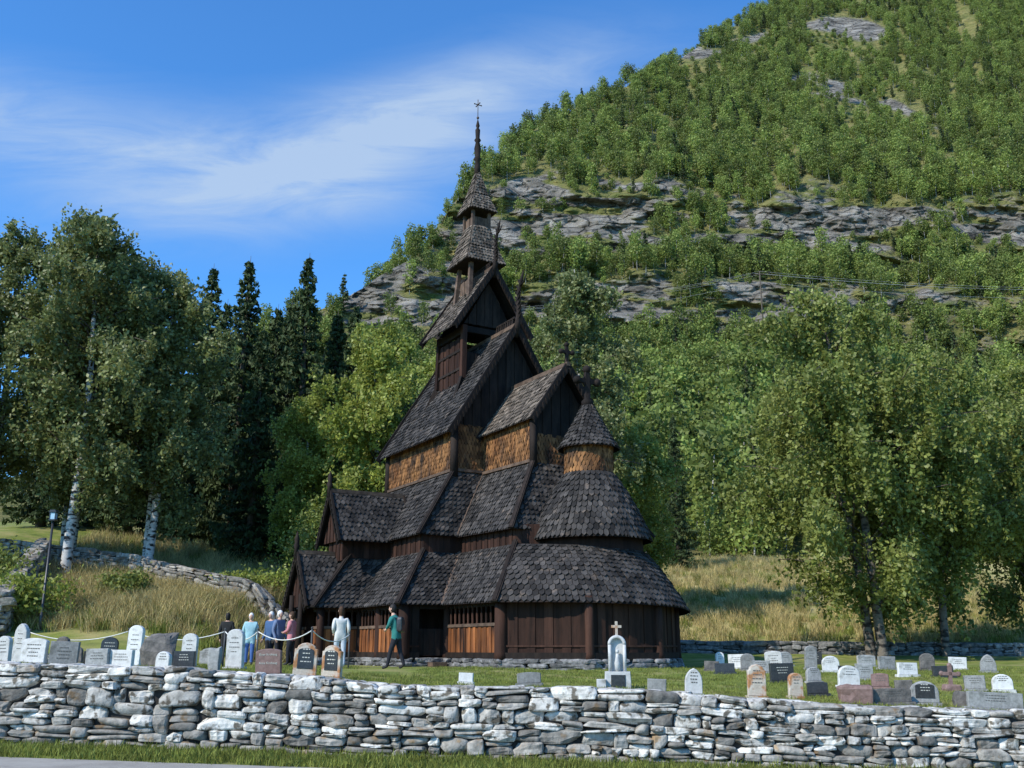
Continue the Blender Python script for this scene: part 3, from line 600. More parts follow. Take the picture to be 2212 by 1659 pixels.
def mtn_mat():
    m=M('mountain_side',(.12,.15,.035),(.30,.26,.095),.12,.95); nt=m.node_tree;N=nt.nodes;Lk=nt.links; bs=N['Principled BSDF']; src=bs.inputs['Base Color'].links[0].from_socket
    at=N.new('ShaderNodeAttribute'); at.attribute_name='rnd'; tc=N.new('ShaderNodeTexCoord')
    mp=N.new('ShaderNodeMapping'); mp.inputs['Scale'].default_value=(1,1,1.8); mp.inputs['Rotation'].default_value=(0,.12,0); Lk.new(tc.outputs['Object'],mp.inputs['Vector'])
    n1=N.new('ShaderNodeTexNoise'); n1.inputs['Scale'].default_value=.07; n1.inputs['Detail'].default_value=10; n1.inputs['Roughness'].default_value=.74; Lk.new(mp.outputs[0],n1.inputs['Vector'])
    cr=N.new('ShaderNodeValToRGB'); cr.color_ramp.elements[0].position=.37; cr.color_ramp.elements[0].color=(.10,.088,.07,1); cr.color_ramp.elements[1].position=.70; cr.color_ramp.elements[1].color=(.55,.51,.44,1)
    e=cr.color_ramp.elements.new(.52); e.color=(.29,.262,.22,1); Lk.new(n1.outputs['Fac'],cr.inputs[0])
    vo=N.new('ShaderNodeTexVoronoi'); vo.feature='DISTANCE_TO_EDGE'; vo.inputs['Scale'].default_value=.12
    nw=N.new('ShaderNodeTexNoise'); nw.inputs['Scale'].default_value=.2; nw.inputs['Detail'].default_value=5; Lk.new(mp.outputs[0],nw.inputs['Vector'])
    vm=N.new('ShaderNodeVectorMath'); vm.operation='MULTIPLY_ADD'; vm.inputs[1].default_value=(6,6,6); Lk.new(nw.outputs['Color'],vm.inputs[0]); Lk.new(mp.outputs[0],vm.inputs[2]); Lk.new(vm.outputs[0],vo.inputs['Vector'])
    mr=N.new('ShaderNodeMapRange'); mr.inputs[1].default_value=0; mr.inputs[2].default_value=.07; mr.inputs[3].default_value=.28; Lk.new(vo.outputs[0],mr.inputs[0])
    sc=N.new('ShaderNodeVectorMath'); sc.operation='SCALE'; Lk.new(cr.outputs[0],sc.inputs[0]); Lk.new(mr.outputs[0],sc.inputs['Scale'])
    mx=N.new('ShaderNodeMix'); mx.data_type='RGBA'; Lk.new(at.outputs['Fac'],mx.inputs[0]); Lk.new(src,mx.inputs[6]); Lk.new(sc.outputs[0],mx.inputs[7]); Lk.new(mx.outputs[2],bs.inputs['Base Color'])
    n2=N.new('ShaderNodeTexNoise'); n2.inputs['Scale'].default_value=.3; n2.inputs['Detail'].default_value=10; n2.inputs['Roughness'].default_value=.7; Lk.new(mp.outputs[0],n2.inputs['Vector'])
    ad=N.new('ShaderNodeMath'); ad.operation='MULTIPLY'; Lk.new(n2.outputs['Fac'],ad.inputs[0]); Lk.new(mr.outputs[0],ad.inputs[1])
    bp=N.new('ShaderNodeBump'); bp.inputs['Distance'].default_value=2.8; bp.inputs['Strength'].default_value=1; Lk.new(ad.outputs[0],bp.inputs['Height']); Lk.new(bp.outputs[0],bs.inputs['Normal'])
    return m
mb.build('mountain_terrain',[mtn_mat()])
RS=np.random.RandomState(50)
ax_=np.abs(Xm[:-1,1:]-Xm[:-1,:-1]); ay=np.abs(D[1:,:-1]-D[:-1,:-1])+ .35*np.abs(Zm[1:,:-1]-Zm[:-1,:-1])
qc=Q[:-1,:-1]; Dc=D[:-1,:-1]; wgt=ax_*ay*((qc>-.32)&(qc<.72))*(over[:-1,:-1]<.03)*(Dc>100)*(1+1.0*(Dc<230))*(1+1.4*((Dc>230)&(Dc<310)))
wgt=wgt.ravel()/wgt.sum(); NT=16500
pk=RS.choice(len(wgt),NT,p=wgt); pi,pj=np.unravel_index(pk,ax_.shape); fu=RS.rand(NT)
xp=Xm[pi,pj]*(1-fu)+Xm[pi,pj+1]*fu; yp=D[pi,pj]*(1-fu)+D[pi,pj+1]*fu; zp=Zm[pi,pj]*(1-fu)+Zm[pi,pj+1]*fu; rk=rock[pi,pj]
below=np.maximum.reduce([rock[np.clip(pi+k,0,len(taus)-1),pj] for k in (4,9,15,22)])
cl=fbm(xp*.03,yp*.03,3,20); keep=(RS.rand(NT)>rk*.94)&((cl>.40)|(RS.rand(NT)<.5))&(~((below>.6)&(yp>200)&(yp<330)&(RS.rand(NT)<.55)))
xp,yp,zp,rk,below=xp[keep],yp[keep],zp[keep],rk[keep],below[keep]; k=len(xp)
idx=RS.choice([0,1,2,3,4],k,p=[.28,.26,.24,.16,.06]); idx=np.where((rk>.3)|((below>.5)&(yp>200)&(RS.rand(k)<.75)),3,idx)
sc=RS.uniform(.6,1.35,k)*np.where(rk>.3,.75,1)*np.where(yp<190,1.2,1)*np.where(yp>310,1.15,1)
rot=np.stack([RS.randn(k)*.05,RS.randn(k)*.05,RS.rand(k)*6.28],-1)
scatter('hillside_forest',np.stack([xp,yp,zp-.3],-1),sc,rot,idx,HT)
# ------------------------------------------------------------ grass tufts
def tuft(name,n,h,sp,w,mat):
    mb=MB()
    for i in range(n):
        a=RS.rand()*6.28; r=sp*RS.rand()**.6; b=A3(math.cos(a)*r,math.sin(a)*r,-.02); hh=h*RS.uniform(.5,1.1); bd=A3(*RS.randn(2)*.35*hh,0)
        t=RS.rand()*3.14; sd=A3(math.cos(t),math.sin(t),0)*w
        p1=b+bd*.35+A3(0,0,hh*.6); p2=b+bd+A3(0,0,hh)
        mb.add([b-sd,b+sd,p1+sd*.8,p1-sd*.8],[(0,1,2,3)],0); mb.add([p1-sd*.8,p1+sd*.8,p2],[(0,1,2)],0,)
    return mb.build(name,[mat],link=False)
gM=M('grass_blades',(.14,.18,.032),(.28,.29,.068),.8,.7,rnd=.4,oinfo=.38,transl=.38)
dM=M('dry_grass_blades',(.40,.32,.13),(.57,.47,.22),.8,.8,rnd=.4,oinfo=.25,transl=.3)
tg=[tuft('tuft_a',26,.14,.16,.006,gM),tuft('tuft_b',26,.09,.2,.006,gM)]
td=[tuft('dry_tuft_a',40,.85,.35,.012,dM),tuft('dry_tuft_b',36,.7,.3,.012,dM),tuft('dry_tuft_c',40,.6,.35,.014,gM)]
def scat_xy(name,x,y,smin,smax,protos,zo=0):
    k=len(x); z=gz(x,y)+zo
    scatter(name,np.stack([x,y,z],-1),RS.uniform(smin,smax,k),np.stack([RS.randn(k)*.08,RS.randn(k)*.08,RS.rand(k)*6.28],-1),RS.randint(0,len(protos),k),protos)
x=RS.uniform(-11,11,4200); y=15.35-RS.rand(4200)**1.6*1.35
ke=y>14.3-.035*(x+8)+.1; scat_xy('verge_grass',x[ke],y[ke],.6,1.5,tg)
n=9000; y=16.1+RS.rand(n)**1.4*16; x=(RS.rand(n)*1.16-.58)*y; ke=np.hypot(x-NX,y-NY)>8.3; ke&=~((np.abs(x+3.2)<1.0)&(y>22))
scat_xy('yard_grass',x[ke],y[ke],.5,1.0,[tuft('tuft_c',26,.11,.2,.006,gM),tuft('tuft_d',24,.08,.22,.006,gM)])
x=RS.normal(-16,5,2800); y=RS.normal(44.0,2.6,2800); ke=(y>39.3)&(x<-7.5)
x2=RS.uniform(2,38,3800); y2=RS.uniform(52,98,3800)
x3=RS.uniform(-24,-8,900); y3=RS.uniform(47.5,58,900)
scat_xy('tall_dry_grass',np.concatenate([x[ke],x2,x3]),np.concatenate([y[ke],y2,y3]),.6,1.25,td)
def shrub(x,y,r,h,n,lm,seed,name='shrub'):
    global RS
    RS=np.random.RandomState(seed); mb=MB(); C=[]
    for i in range(14):
        a=RS.rand()*6.28; q=A3(math.cos(a)*r*RS.rand()*.8,math.sin(a)*r*RS.rand()*.8,h*RS.uniform(.2,.8)); tube(mb,[(0,0,-.1),q*.5+A3(0,0,.1),q],[.03,.02,.01],5,0)
        m=n//14; C.append(q+RS.randn(m,3)*np.array([r*.25,r*.25,h*.15]))
    C=np.concatenate(C); C=C[C[:,2]>.02]; leaves(mb,C,.09,1,.6)
    return put(mb.build(name,[darkbarkM,lm]),x,y)
shrub(-19.6,40.5,1.6,1.9,3500,birchL2M,61); shrub(-17,43.8,1.2,1.5,2500,birchLM,62); shrub(-9.2,47.5,2.2,2.4,4500,birchL2M,63); shrub(-12.3,47.0,1.7,1.3,3000,birchL2M,64); shrub(-22,42,2,3,4000,birchLM,65)
shrub(-9.8,49,1.9,4.5,6000,birchLM,66)
# ------------------------------------------------------------ gravestones
wM=M('white_marble',(.48,.47,.45),(.76,.75,.72),5,.65,.003,30,oinfo=.2,c3=(.25,.24,.21),c3scale=5,c3lo=.53,c3hi=.72)
gM2=M('grey_granite',(.20,.20,.19),(.36,.355,.34),14,.75,.004,40,oinfo=.3,c3=(.13,.13,.11),c3scale=4,c3lo=.55,c3hi=.7)
kM=M('black_granite',(.02,.02,.022),(.05,.05,.052),20,.35,.0,spec=.5)
bM=M('brown_granite',(.16,.10,.085),(.26,.17,.15),14,.6,.003,40)
sM=M('lichened_sandstone',(.42,.36,.29),(.6,.53,.44),6,.85,.006,25,c3=(.38,.18,.08),c3scale=5,c3lo=.48,c3hi=.6)
rM=M('rough_dark_stone',(.08,.075,.07),(.2,.18,.16),6,.9,.02,16)
inkM=M('engraved_lettering',(.10,.095,.085),(.16,.15,.14),5,.8); goldM=M('pale_lettering',(.5,.48,.42),(.6,.58,.5),5,.6)
GM=[wM,gM2,kM,bM,sM,rM]
def outline(kind,w,h):
    n=10; hw=w/2
    if kind=='arch': top=[(hw*math.cos(a),h-hw*.8+hw*.8*math.sin(a)) for a in np.linspace(0,math.pi,n)]
    elif kind=='low': top=[(hw*math.cos(a),h*.86+h*.14*math.sin(a)) for a in np.linspace(0,math.pi,n)]
    elif kind=='goth': top=[(hw,h-w*.75),(hw*.93,h-w*.5),(hw*.72,h-w*.28),(hw*.4,h-w*.1),(0,h),(-hw*.4,h-w*.1),(-hw*.72,h-w*.28),(-hw*.93,h-w*.5),(-hw,h-w*.75)]
    elif kind=='shoulder': top=[(hw,h*.8),(hw*.8,h*.82),(hw*.72,h*.9),(hw*.4,h*.97),(0,h),(-hw*.4,h*.97),(-hw*.72,h*.9),(-hw*.8,h*.82),(-hw,h*.8)]
    else: top=[(hw,h),(-hw,h)]
    return [(-hw,0),(hw,0)]+top
def extr(mb,poly,y0,y1,mat,ch=.012,z0=0):
    k=len(poly); c=np.mean(poly,axis=0); P2=np.array(poly); ins=P2+(c-P2)*(ch/np.maximum(np.linalg.norm(P2-c,axis=1),.01))[:,None]
    V=[(x,y0,z+z0) for x,z in ins]+[(x,y0+ch,z+z0) for x,z in P2]+[(x,y1,z+z0) for x,z in P2]
    b=mb.add(V,[tuple(range(k))],mat,.5); fs=[]
    for r in range(2):
        for i in range(k): fs.append((r*k+i,(r+1)*k+i,(r+1)*k+(i+1)%k,r*k+(i+1)%k))
    mb.faces(fs,b,mat); mb.faces([tuple(range(3*k-1,2*k-1,-1))],b,mat)
def grave(b,Y,w,h,kind,mi,plate=False,marks=True,rz=None):
    x=b*Y; mb=MB(); t=.07+.05*h
    if kind=='boulder':
        stone(mb,(0,0,h*.45),(w,w*.5,h*1.1),0,.5,.2)
    elif kind=='cross':
        beam(mb,(0,0,0),(0,0,h),.07,.07); beam(mb,(-w/2,0,h*.68),(w/2,0,h*.68),.07,.07)
        for q in((-w/2,h*.68),(w/2,h*.68),(0,h)): ell(mb,(q[0],0,q[1]),(.055,.04,.055))
        stone(mb,(0,0,.05),(.4,.3,.2),0,.4)
    else:
        extr(mb,[(-w*.6,0),(w*.6,0),(w*.57,.09),(-w*.57,.09)],-t*1.1,t*1.1,0,.01,-.02)
        extr(mb,outline(kind,w,h-.08),-t/2,t/2,0,.014,.07)
        lm=1 if mi!=2 else 2
        fy=-t/2
        if plate:
            extr(mb,outline('low',w*.68,h*.55),-t/2-.012,-t/2+.01,3,.006,.07+h*.18); fy=-t/2-.012; lm=2
        if marks and h>.3:
            for i in range(4 if h>.5 else 3):
                z=.07+h*(.70-.11*i) if kind not in('rect','low') else .07+h*(.62-.13*i)
                wd=w*random.uniform(.3,.6)*(.8 if plate else 1); xx=-wd/2
                while xx<wd/2:
                    l=random.uniform(.02,.05); beam(mb,(xx,fy-.002,z),(min(xx+l,wd/2+.01),fy-.002,z),.006,.018 if h>.5 else .013,lm); xx+=l+.014
    o=mb.build('gravestone',[GM[mi],inkM,goldM,kM]); o.location=(x,Y,g1(x,Y)-.02); o.rotation_euler=(random.uniform(-.05,.05),random.uniform(-.05,.05),random.uniform(-.3,.15) if rz is None else rz); return o
GR=[(-.503,22,.33,.66,'arch',0,0),(-.488,27,.4,1.15,'goth',0,0),(-.474,20,.54,.55,'low',0,0),(-.446,27,.46,.8,'shoulder',5,1),(-.444,20,.54,.52,'rect',1,0),(-.414,28,.55,.4,'rect',2,0),(-.40,27,.44,.78,'arch',2,0),
(-.41,20,.46,.42,'rect',1,0),(-.386,20,.5,.42,'rect',0,0),(-.375,26,.4,1.08,'arch',0,0),(-.349,22,.72,.74,'boulder',5,0),(-.345,19,.3,.42,'arch',0,0),(-.32,26,.4,.88,'arch',0,0),(-.324,21,.46,.4,'rect',2,0),
(-.298,30,.75,.55,'shoulder',1,0),(-.295,19,.24,.5,'boulder',1,0),(-.274,22,.4,.88,'arch',0,0),(-.205,18.5,.42,.66,'shoulder',4,1),(-.178,18.5,.38,.64,'shoulder',4,1),
(-.456,29,.6,.35,'rect',2,0),(-.43,30,.35,.5,'arch',5,0),(-.36,30,.4,.45,'rect',1,0),(-.5,31,.6,.5,'rect',5,0),
(-.0455,19,.27,.24,'rect',0,0),(.017,19.5,.46,.28,'low',1,0),(.142,18.5,.34,.3,'rect',1,0),(.178,18.5,.31,.52,'goth',0,0),
(.2056,31,.27,.5,'arch',0,0),(.2226,30,.5,.45,'rect',0,0),(.233,29,.4,.5,'arch',1,0),(.24,18.7,.33,.64,'shoulder',4,0),(.259,30,.5,.55,'low',0,0),(.266,23,.55,.45,'rect',2,0),(.278,19.2,.27,.5,'arch',4,0),
(.295,29,.34,.7,'arch',1,0),(.297,23,.34,.38,'arch',1,0),(.30,20,.4,.3,'low',2,0),(.331,22,.46,.5,'arch',0,0),(.347,24,.4,.4,'rect',1,0),(.362,22,.36,.36,'low',3,0),(.337,18.6,.64,.34,'boulder',3,0),(.372,18.6,.72,.32,'low',5,0),
(.404,18.8,.5,.46,'arch',1,1),(.39,25,.5,.36,'rect',0,0),(.431,22,.36,.55,'cross',3,0),(.446,18.6,.46,.33,'boulder',5,0),(.455,22,.42,.36,'rect',1,0),(.472,18.2,.95,.34,'rect',1,0),(.482,22,.42,.4,'arch',0,0),
(.21,26,.5,.3,'rect',2,0),(.245,27,.5,.35,'rect',1,0),(.315,27,.45,.45,'arch',0,0),(.37,29,.5,.4,'rect',1,0),(.41,28,.4,.5,'arch',5,0),(.35,33,.6,.4,'low',1,0),(.27,34,.5,.5,'arch',1,0),(.30,36,.5,.45,'rect',2,0),(.44,30,.5,.4,'rect',0,0),(.47,27,.4,.5,'goth',1,0),(.425,25,.5,.3,'rect',2,0),(.33,25,.4,.28,'rect',2,0),(.385,21,.35,.3,'rect',5,0),(.23,34,.5,.4,'rect',5,0),(.197,28,.4,.3,'rect',5,0)]
for g in GR: grave(g[0],g[1],g[2],g[3],g[4],g[5],bool(g[6]))
o=grave(-.24,18.5,.47,.52,'low',3,False,False,rz=-.06)
def text(body,size,parent,x,y,z,mat,name='inscription'):
    cu=bpy.data.curves.new(name,'FONT'); cu.body=body; cu.size=size; cu.align_x='CENTER'; cu.extrude=.002; cu.materials.append(mat)
    t=bpy.data.objects.new(name,cu); scene.collection.objects.link(t); t.parent=parent; t.location=(x,y,z); t.rotation_euler=(math.pi/2,0,0)
text('Einar Krohaug',.058,o,0,-.052,.39,goldM); text('Anna Krohaug',.058,o,0,-.052,.24,goldM)
mb=MB(); x=.104*20
extr(mb,[(-.26,0),(.26,0),(.24,.34),(-.24,.34)],-.2,.2,0); extr(mb,[(-.16,.34),(.16,.34),(.15,.85)]+[(.15*math.cos(a),.85+.15*math.sin(a)) for a in np.linspace(0.2,math.pi-.2,8)]+[(-.15,.85)],0.0,.14,0)
for sx in(1,-1): tube(mb,[(sx*.145,-.06,.34),(sx*.145,-.06,.85)],[.035,.035],10,0)
tube(mb,[(.15*math.cos(a),-.06,.85+.15*math.sin(a)) for a in np.linspace(0,math.pi,12)],.035,8,0)
beam(mb,(0,0,.98),(0,0,1.3),.05,.05,1); beam(mb,(-.1,0,1.2),(.1,0,1.2),.05,.05,1)
tube(mb,[(0,-.08,.36),(0,-.08,.5),(0,-.08,.62),(0,-.08,.68)],[.05,.06,.035,.03],8,0); ell(mb,(0,-.08,.72),(.035,.035,.04),0)
extr(mb,[(-.14,.05),(.14,.05),(.14,.28),(-.14,.28)],-.215,-.19,2,.004)
extr(mb,[(-.42,0),(-.24,0),(-.24,.2),(-.42,.2)],-.3,-.12,0)
o=mb.build('niche_monument',[wM,sM,kM]); o.location=(x,20,g1(x,20)-.03); o.rotation_euler=(0,0,-.05)
# ------------------------------------------------------------ rope fence
mb=MB(); fp=[(-16,29),(-13.2,27.5),(-10.3,27),(-7.6,26.6),(-6.4,25.3),(-4.9,24.6),(-4.4,27.2)]
def rp(i): x,y=fp[i]; return A3(x,y,g1(x,y))
for i in range(len(fp)):
    b=rp(i); tube(mb,[b-A3(0,0,.1),b+A3(0,0,.95)],.022,8,0); ell(mb,b+A3(0,0,.96),(.03,.03,.03),0)
    if i: 
        a=rp(i-1)+A3(0,0,.9); c=b+A3(0,0,.9); tube(mb,[a+(c-a)*t-A3(0,0,.22*4*t*(1-t)) for t in np.linspace(0,1,14)],.014,6,1)
mb.build('rope_fence',[M('fence_post_metal',(.05,.05,.05),(.08,.08,.08),4,.5),M('white_rope',(.6,.58,.52),(.75,.73,.68),30,.8)])
mb=MB(); x,y=-18.6,39.5
tube(mb,[(0,0,-.3),(0,0,.6),(0,0,.65),(0,0,4.3)],[.07,.07,.05,.045],10,0); extr(mb,[(-.12,4.3),(.12,4.3),(.15,4.36),(-.15,4.36)],-.13,.13,0)
beam(mb,(0,0,4.36),(0,0,4.62),.2,.2,1,up=(0,1,0))
for sx in(1,-1):
    for sy in(1,-1): beam(mb,(sx*.11,sy*.11,4.34),(sx*.11,sy*.11,4.66),.025,.025,0,up=(0,1,0))
extr(mb,[(-.16,4.64),(.16,4.64),(.1,4.74),(-.1,4.74)],-.15,.15,0)
mb.build('street_lamp',[kM,M('lamp_glass',(.35,.5,.6),(.4,.55,.65),4,.15,spec=.6)],loc=(x,y,g1(x,y)))
mb=MB(); px_,py_=61.5,226.0; pz=81.5
tube(mb,[(px_,py_,pz-10),(px_,py_,pz+10.6)],[.22,.16],8,0); beam(mb,(px_-1.3,py_,pz+9.8),(px_+1.3,py_,pz+9.8),.15,.2,0)
for k,(dx,dz) in enumerate(((-1.1,10),(0,10.6),(1.1,10),(0,7.8))):
    for (ex,ey,ez) in((200,232,pz+4+dz-4),(-38,245,pz+2+dz-6)):
        a=A3(px_+dx,py_+.1*k,pz+dz); b=A3(ex+dx,ey+.1*k,ez); tube(mb,[a+(b-a)*t-A3(0,0,3.2*4*t*(1-t)) for t in np.linspace(0,1,24)],.022,5,1)
mb.build('power_line',[darkbarkM,M('wire',(.35,.35,.35),(.45,.45,.45),4,.5)])
# ------------------------------------------------------------ people
skinM=M('skin',(.55,.33,.24),(.6,.37,.27),8,.55); lipM=M('lips',(.35,.13,.11),(.4,.15,.13),8,.6)
def cloth(n,c): return M('cloth_'+n,c,tuple(min(1,v*1.25) for v in c),9,.9,.006,14)
def person(name,x,y,H,face,top,pants,shoes,hair,pose,hairlen=.5):
    h=H; lf,rf=pose.get('feet',(.0,.0)); lean=pose.get('lean',0)
    J={}
    J['pel']=A3(0,0,.52*h); J['ches']=A3(0,lean*.5,.70*h); J['neck']=A3(0,lean*.9,.835*h); J['head']=A3(0,lean*1.1+.01,.885*h)
    J['waist']=A3(0,lean*.2,.6*h)
    for sd,f,n in((-1,lf,'l'),(1,rf,'r')):
        J['hip'+n]=A3(sd*.052*h,0,.49*h); J['kn'+n]=A3(sd*.055*h,f*.5+.03,.275*h); J['an'+n]=A3(sd*.055*h,f,.045*h+(0.04 if f<-.1 else 0)); J['toe'+n]=A3(sd*.065*h,f+.15,.02*h)
        J['sh'+n]=A3(sd*.105*h,lean*.8,.80*h)
        el,wr=pose.get('arm'+n,((sd*.14,-.02,.63),(sd*.145,.06,.485)))
        J['el'+n]=A3(el[0]*h,el[1]*h+lean*.4,el[2]*h); J['wr'+n]=A3(wr[0]*h,wr[1]*h+lean*.3,wr[2]*h)
    rad={'pel':.088,'waist':.082,'ches':.098,'neck':.034,'head':.033,'hip':.062,'kn':.038,'an':.027,'toe':.022,'sh':.045,'el':.03,'wr':.02}
    names=list(J); ed=[('pel','waist'),('waist','ches'),('ches','neck'),('neck','head')]
    for n in'lr': ed+=[('pel','hip'+n),('hip'+n,'kn'+n),('kn'+n,'an'+n),('an'+n,'toe'+n),('ches','sh'+n),('sh'+n,'el'+n),('el'+n,'wr'+n)]
    me=bpy.data.meshes.new('sk'); me.from_pydata([tuple(J[n]) for n in names],[(names.index(a),names.index(b)) for a,b in ed],[])
    ob=bpy.data.objects.new('sk',me); scene.collection.objects.link(ob)
    ob.modifiers.new('s','SKIN')
    sv=me.skin_vertices[0].data
    for i,n in enumerate(names):
        key=n if n in rad else n[:-1]; r=rad[key]*h*pose.get('girth',1); sv[i].radius=(r*(1.18 if n in('pel','waist','ches') else 1),r*(.78 if n in('pel','waist','ches') else 1))
    sv[0].use_root=True
    ob.modifiers.new('u','SUBSURF').levels=2; ob.modifiers['u'].render_levels=2
    dg=bpy.context.evaluated_depsgraph_get(); ev=ob.evaluated_get(dg); m2=bpy.data.meshes.new_from_object(ev)
    V=np.array([v.co[:] for v in m2.vertices]); quads=[tuple(p.vertices) for p in m2.polygons]
    bpy.data.objects.remove(ob)
    mb=MB()
    segs=[]; cat={'top':0,'pants':1,'shoe':2,'skin':3}
    for a,b in ed:
        c='top'
        if a[:3]=='hip' or b[:3]=='hip' or a[:2]=='kn': c='pants'
        if a[:2]=='an': c='shoe'
        if a=='neck': c='skin'
        segs.append((J[a],J[b],cat[c]))
    first=True
    for qq in([q for q in quads if len(q)==4],[q for q in quads if len(q)==3]):
        if not qq: continue
        qa=np.array(qq); cen=V[qa].mean(1); best=np.full(len(qa),1e9); mt=np.zeros(len(qa),int)
        for a,b,c in segs:
            d=b-a; t=np.clip(((cen-a)@d)/(d@d),0,1); dd=np.linalg.norm(cen-(a+t[:,None]*d),axis=1); kk=dd<best; best[kk]=dd[kk]; mt[kk]=c
        hem=pose.get('hem',.47)*h; mt=np.where((cen[:,2]>hem)&(mt==1),0,mt)
        if first: mb.add(V,qa,0,.5,True); first=False
        else: mb.faces(qa,0,0,True)
        mb.m[-1]=mt
    hc=J['head']+A3(0,.012,.05*h); s=h/1.7
    V=ELV*np.array([.075,.092,.115])*s; V[:,0]*=np.where(V[:,2]<0,1-.25*(-V[:,2]/(.115*s)),1); mb.add(V+hc,ELF,3,.5,True)
    mb.add(np.array([(-.014,.085,-.02),(.014,.085,-.02),(0,.112,-.018),(0,.088,.03),(0,.088,-.03)])*s+hc,[(0,2,3),(2,1,3),(0,4,2),(4,1,2)],3,.5,True)
    for sx in(1,-1):
        ell(mb,hc+A3(sx*.03,.083,.012)*s,A3(.011,.008,.007)*s,4); ell(mb,hc+A3(sx*.076,.0,-.005)*s,A3(.012,.02,.03)*s,3)
    ell(mb,hc+A3(0,.082,-.052)*s,A3(.022,.008,.006)*s,5)
    V=ELV*np.array([.086,.10,.118])*s+A3(0,-.018,.018)*s; V[:,2]=np.where(V[:,1]>.03*s,np.maximum(V[:,2],.045*s),V[:,2])
    V[:,2]=np.where((V[:,1]<0)&(V[:,2]<0),V[:,2]*(1+hairlen),V[:,2]); mb.add(V+hc,ELF,4,.5,True)
    for n,sd in(('l',-1),('r',1)):
        w=J['wr'+n]; d=w-J['el'+n]; d/=np.linalg.norm(d); sid=np.cross(d,A3(0,1,.1)); sid/=np.linalg.norm(sid); fw=np.cross(sid,d)
        pts=[w-d*.01,w+d*.035*s,w+d*.08*s]; tube(mb,pts,[.022*s,.036*s,.03*s],8,3)
        for i,(o,l) in enumerate(((-.026,.06),(-.009,.072),(.009,.068),(.025,.052))):
            b=w+d*.075*s+fw*o*s; tube(mb,[b,b+d*l*.5*s,b+d*l*.85*s-sid*sd*.02*s],[.009*s,.0085*s,.007*s],5,3)
        b=w+d*.03*s+fw*.028*s; tube(mb,[b,b+(d*.03+fw*.022)*s,b+(d*.055+fw*.026)*s],[.011*s,.01*s,.008*s],5,3)
    if pose.get('bag'):
        stone(mb,J['ches']+A3(0,-.17,-.02),(.30,.17,.42),6,.5,.04)
        for sx in(1,-1): tube(mb,[J['ches']+A3(sx*.11,-.1,.14),J['ches']+A3(sx*.12,.03,.19),J['ches']+A3(sx*.12,.11,.05),J['ches']+A3(sx*.12,.02,-.14)],.018,6,6)
    o=mb.build(name,[top,pants,shoes,skinM,hair,lipM,kM]); o.location=(x,y,g1(x,y)+pose.get('dz',0)); o.rotation_euler=(0,0,face); return o
shM=cloth('dark_shoes',(.03,.03,.03)); dk=cloth('black_trousers',(.02,.02,.025)); white=M('white_hair',(.6,.58,.55),(.75,.73,.7),30,.8); brown=M('brown_hair',(.04,.022,.012),(.08,.04,.02),30,.7); blackh=M('black_hair',(.012,.01,.01),(.03,.025,.02),30,.6)
cream=cloth('cream_top',(.55,.54,.5)); pink=cloth('pink_top',(.5,.19,.2)); lblue=cloth('pale_blue',(.3,.48,.52)); navy=cloth('blue_jacket',(.05,.1,.2)); teal=cloth('teal',(.03,.16,.14)); jeans=cloth('blue_jeans',(.06,.12,.3)); ltr=cloth('light_trousers',(.42,.46,.5))
R90=math.radians
person('woman_in_white_hoodie',-4.95,29.0,1.72,R90(20),cream,ltr,cloth('pale_shoes',(.5,.5,.5)),brown,{'feet':(.12,-.14),'arml':((-.13,-.03,.64),(-.10,.09,.56)),'armr':((.13,-.05,.64),(.13,.03,.5)),'hem':.45},.9)
person('man_in_teal_jacket',-3.2,27.9,1.74,R90(75),teal,dk,shM,blackh,{'feet':(.22,-.2),'lean':.12,'arml':((-.13,.06,.68),(-.08,.13,.62)),'armr':((.15,-.05,.65),(.15,.04,.52)),'bag':True},.3)
person('woman_in_pale_blue_cardigan',-8.65,33.2,1.66,R90(190),lblue,jeans,shM,white,{'feet':(.03,-.03),'hem':.42,'girth':1.1},.3)
person('man_in_blue_jacket',-8.15,33.9,1.74,R90(150),navy,dk,shM,white,{'feet':(.03,-.03),'girth':1.1},.1)
person('man_in_grey_jacket',-7.75,33.4,1.76,R90(-120),cloth('grey_blue_jacket',(.12,.16,.25)),dk,shM,white,{'feet':(-.03,.03),'girth':1.1},.1)
person('woman_in_pink_shirt',-7.2,32.8,1.7,R90(80),pink,dk,shM,brown,{'feet':(.05,-.05),'arml':((-.14,.02,.65),(-.06,.13,.62)),'armr':((.14,.02,.65),(.06,.13,.62)),'girth':1.1},.8)
person('person_in_black_coat',-9.6,33.8,1.66,R90(0),cloth('black_coat',(.02,.02,.02)),dk,shM,blackh,{'girth':1.05},.8)
# ------------------------------------------------------------ light, sky, camera
elev=math.radians(39); to=Vector((-.77*math.cos(elev),-.638*math.cos(elev),math.sin(elev)))
sl=bpy.data.lights.new('sun','SUN'); sl.energy=5.0; sl.angle=math.radians(.5); sl.color=(1,.95,.85)
so=bpy.data.objects.new('sun',sl); scene.collection.objects.link(so); so.rotation_euler=to.to_track_quat('Z','Y').to_euler(); so.location=(-50,-40,60)
W=bpy.data.worlds.new('World'); scene.world=W; W.use_nodes=True; nt=W.node_tree;N=nt.nodes;Lk=nt.links; bg=N['Background']; bg.inputs[1].default_value=.13
sk=N.new('ShaderNodeTexSky'); sk.sky_type='NISHITA'; sk.sun_disc=False; sk.sun_elevation=elev; sk.sun_rotation=math.atan2(to.x,to.y); sk.altitude=300; sk.air_density=1.1; sk.dust_density=.3; sk.ozone_density=2.2
tint=N.new('ShaderNodeMix'); tint.data_type='RGBA'; tint.blend_type='MULTIPLY'; tint.inputs[0].default_value=1; tint.inputs[7].default_value=(.62,1.32,1.98,1); Lk.new(sk.outputs[0],tint.inputs[6])
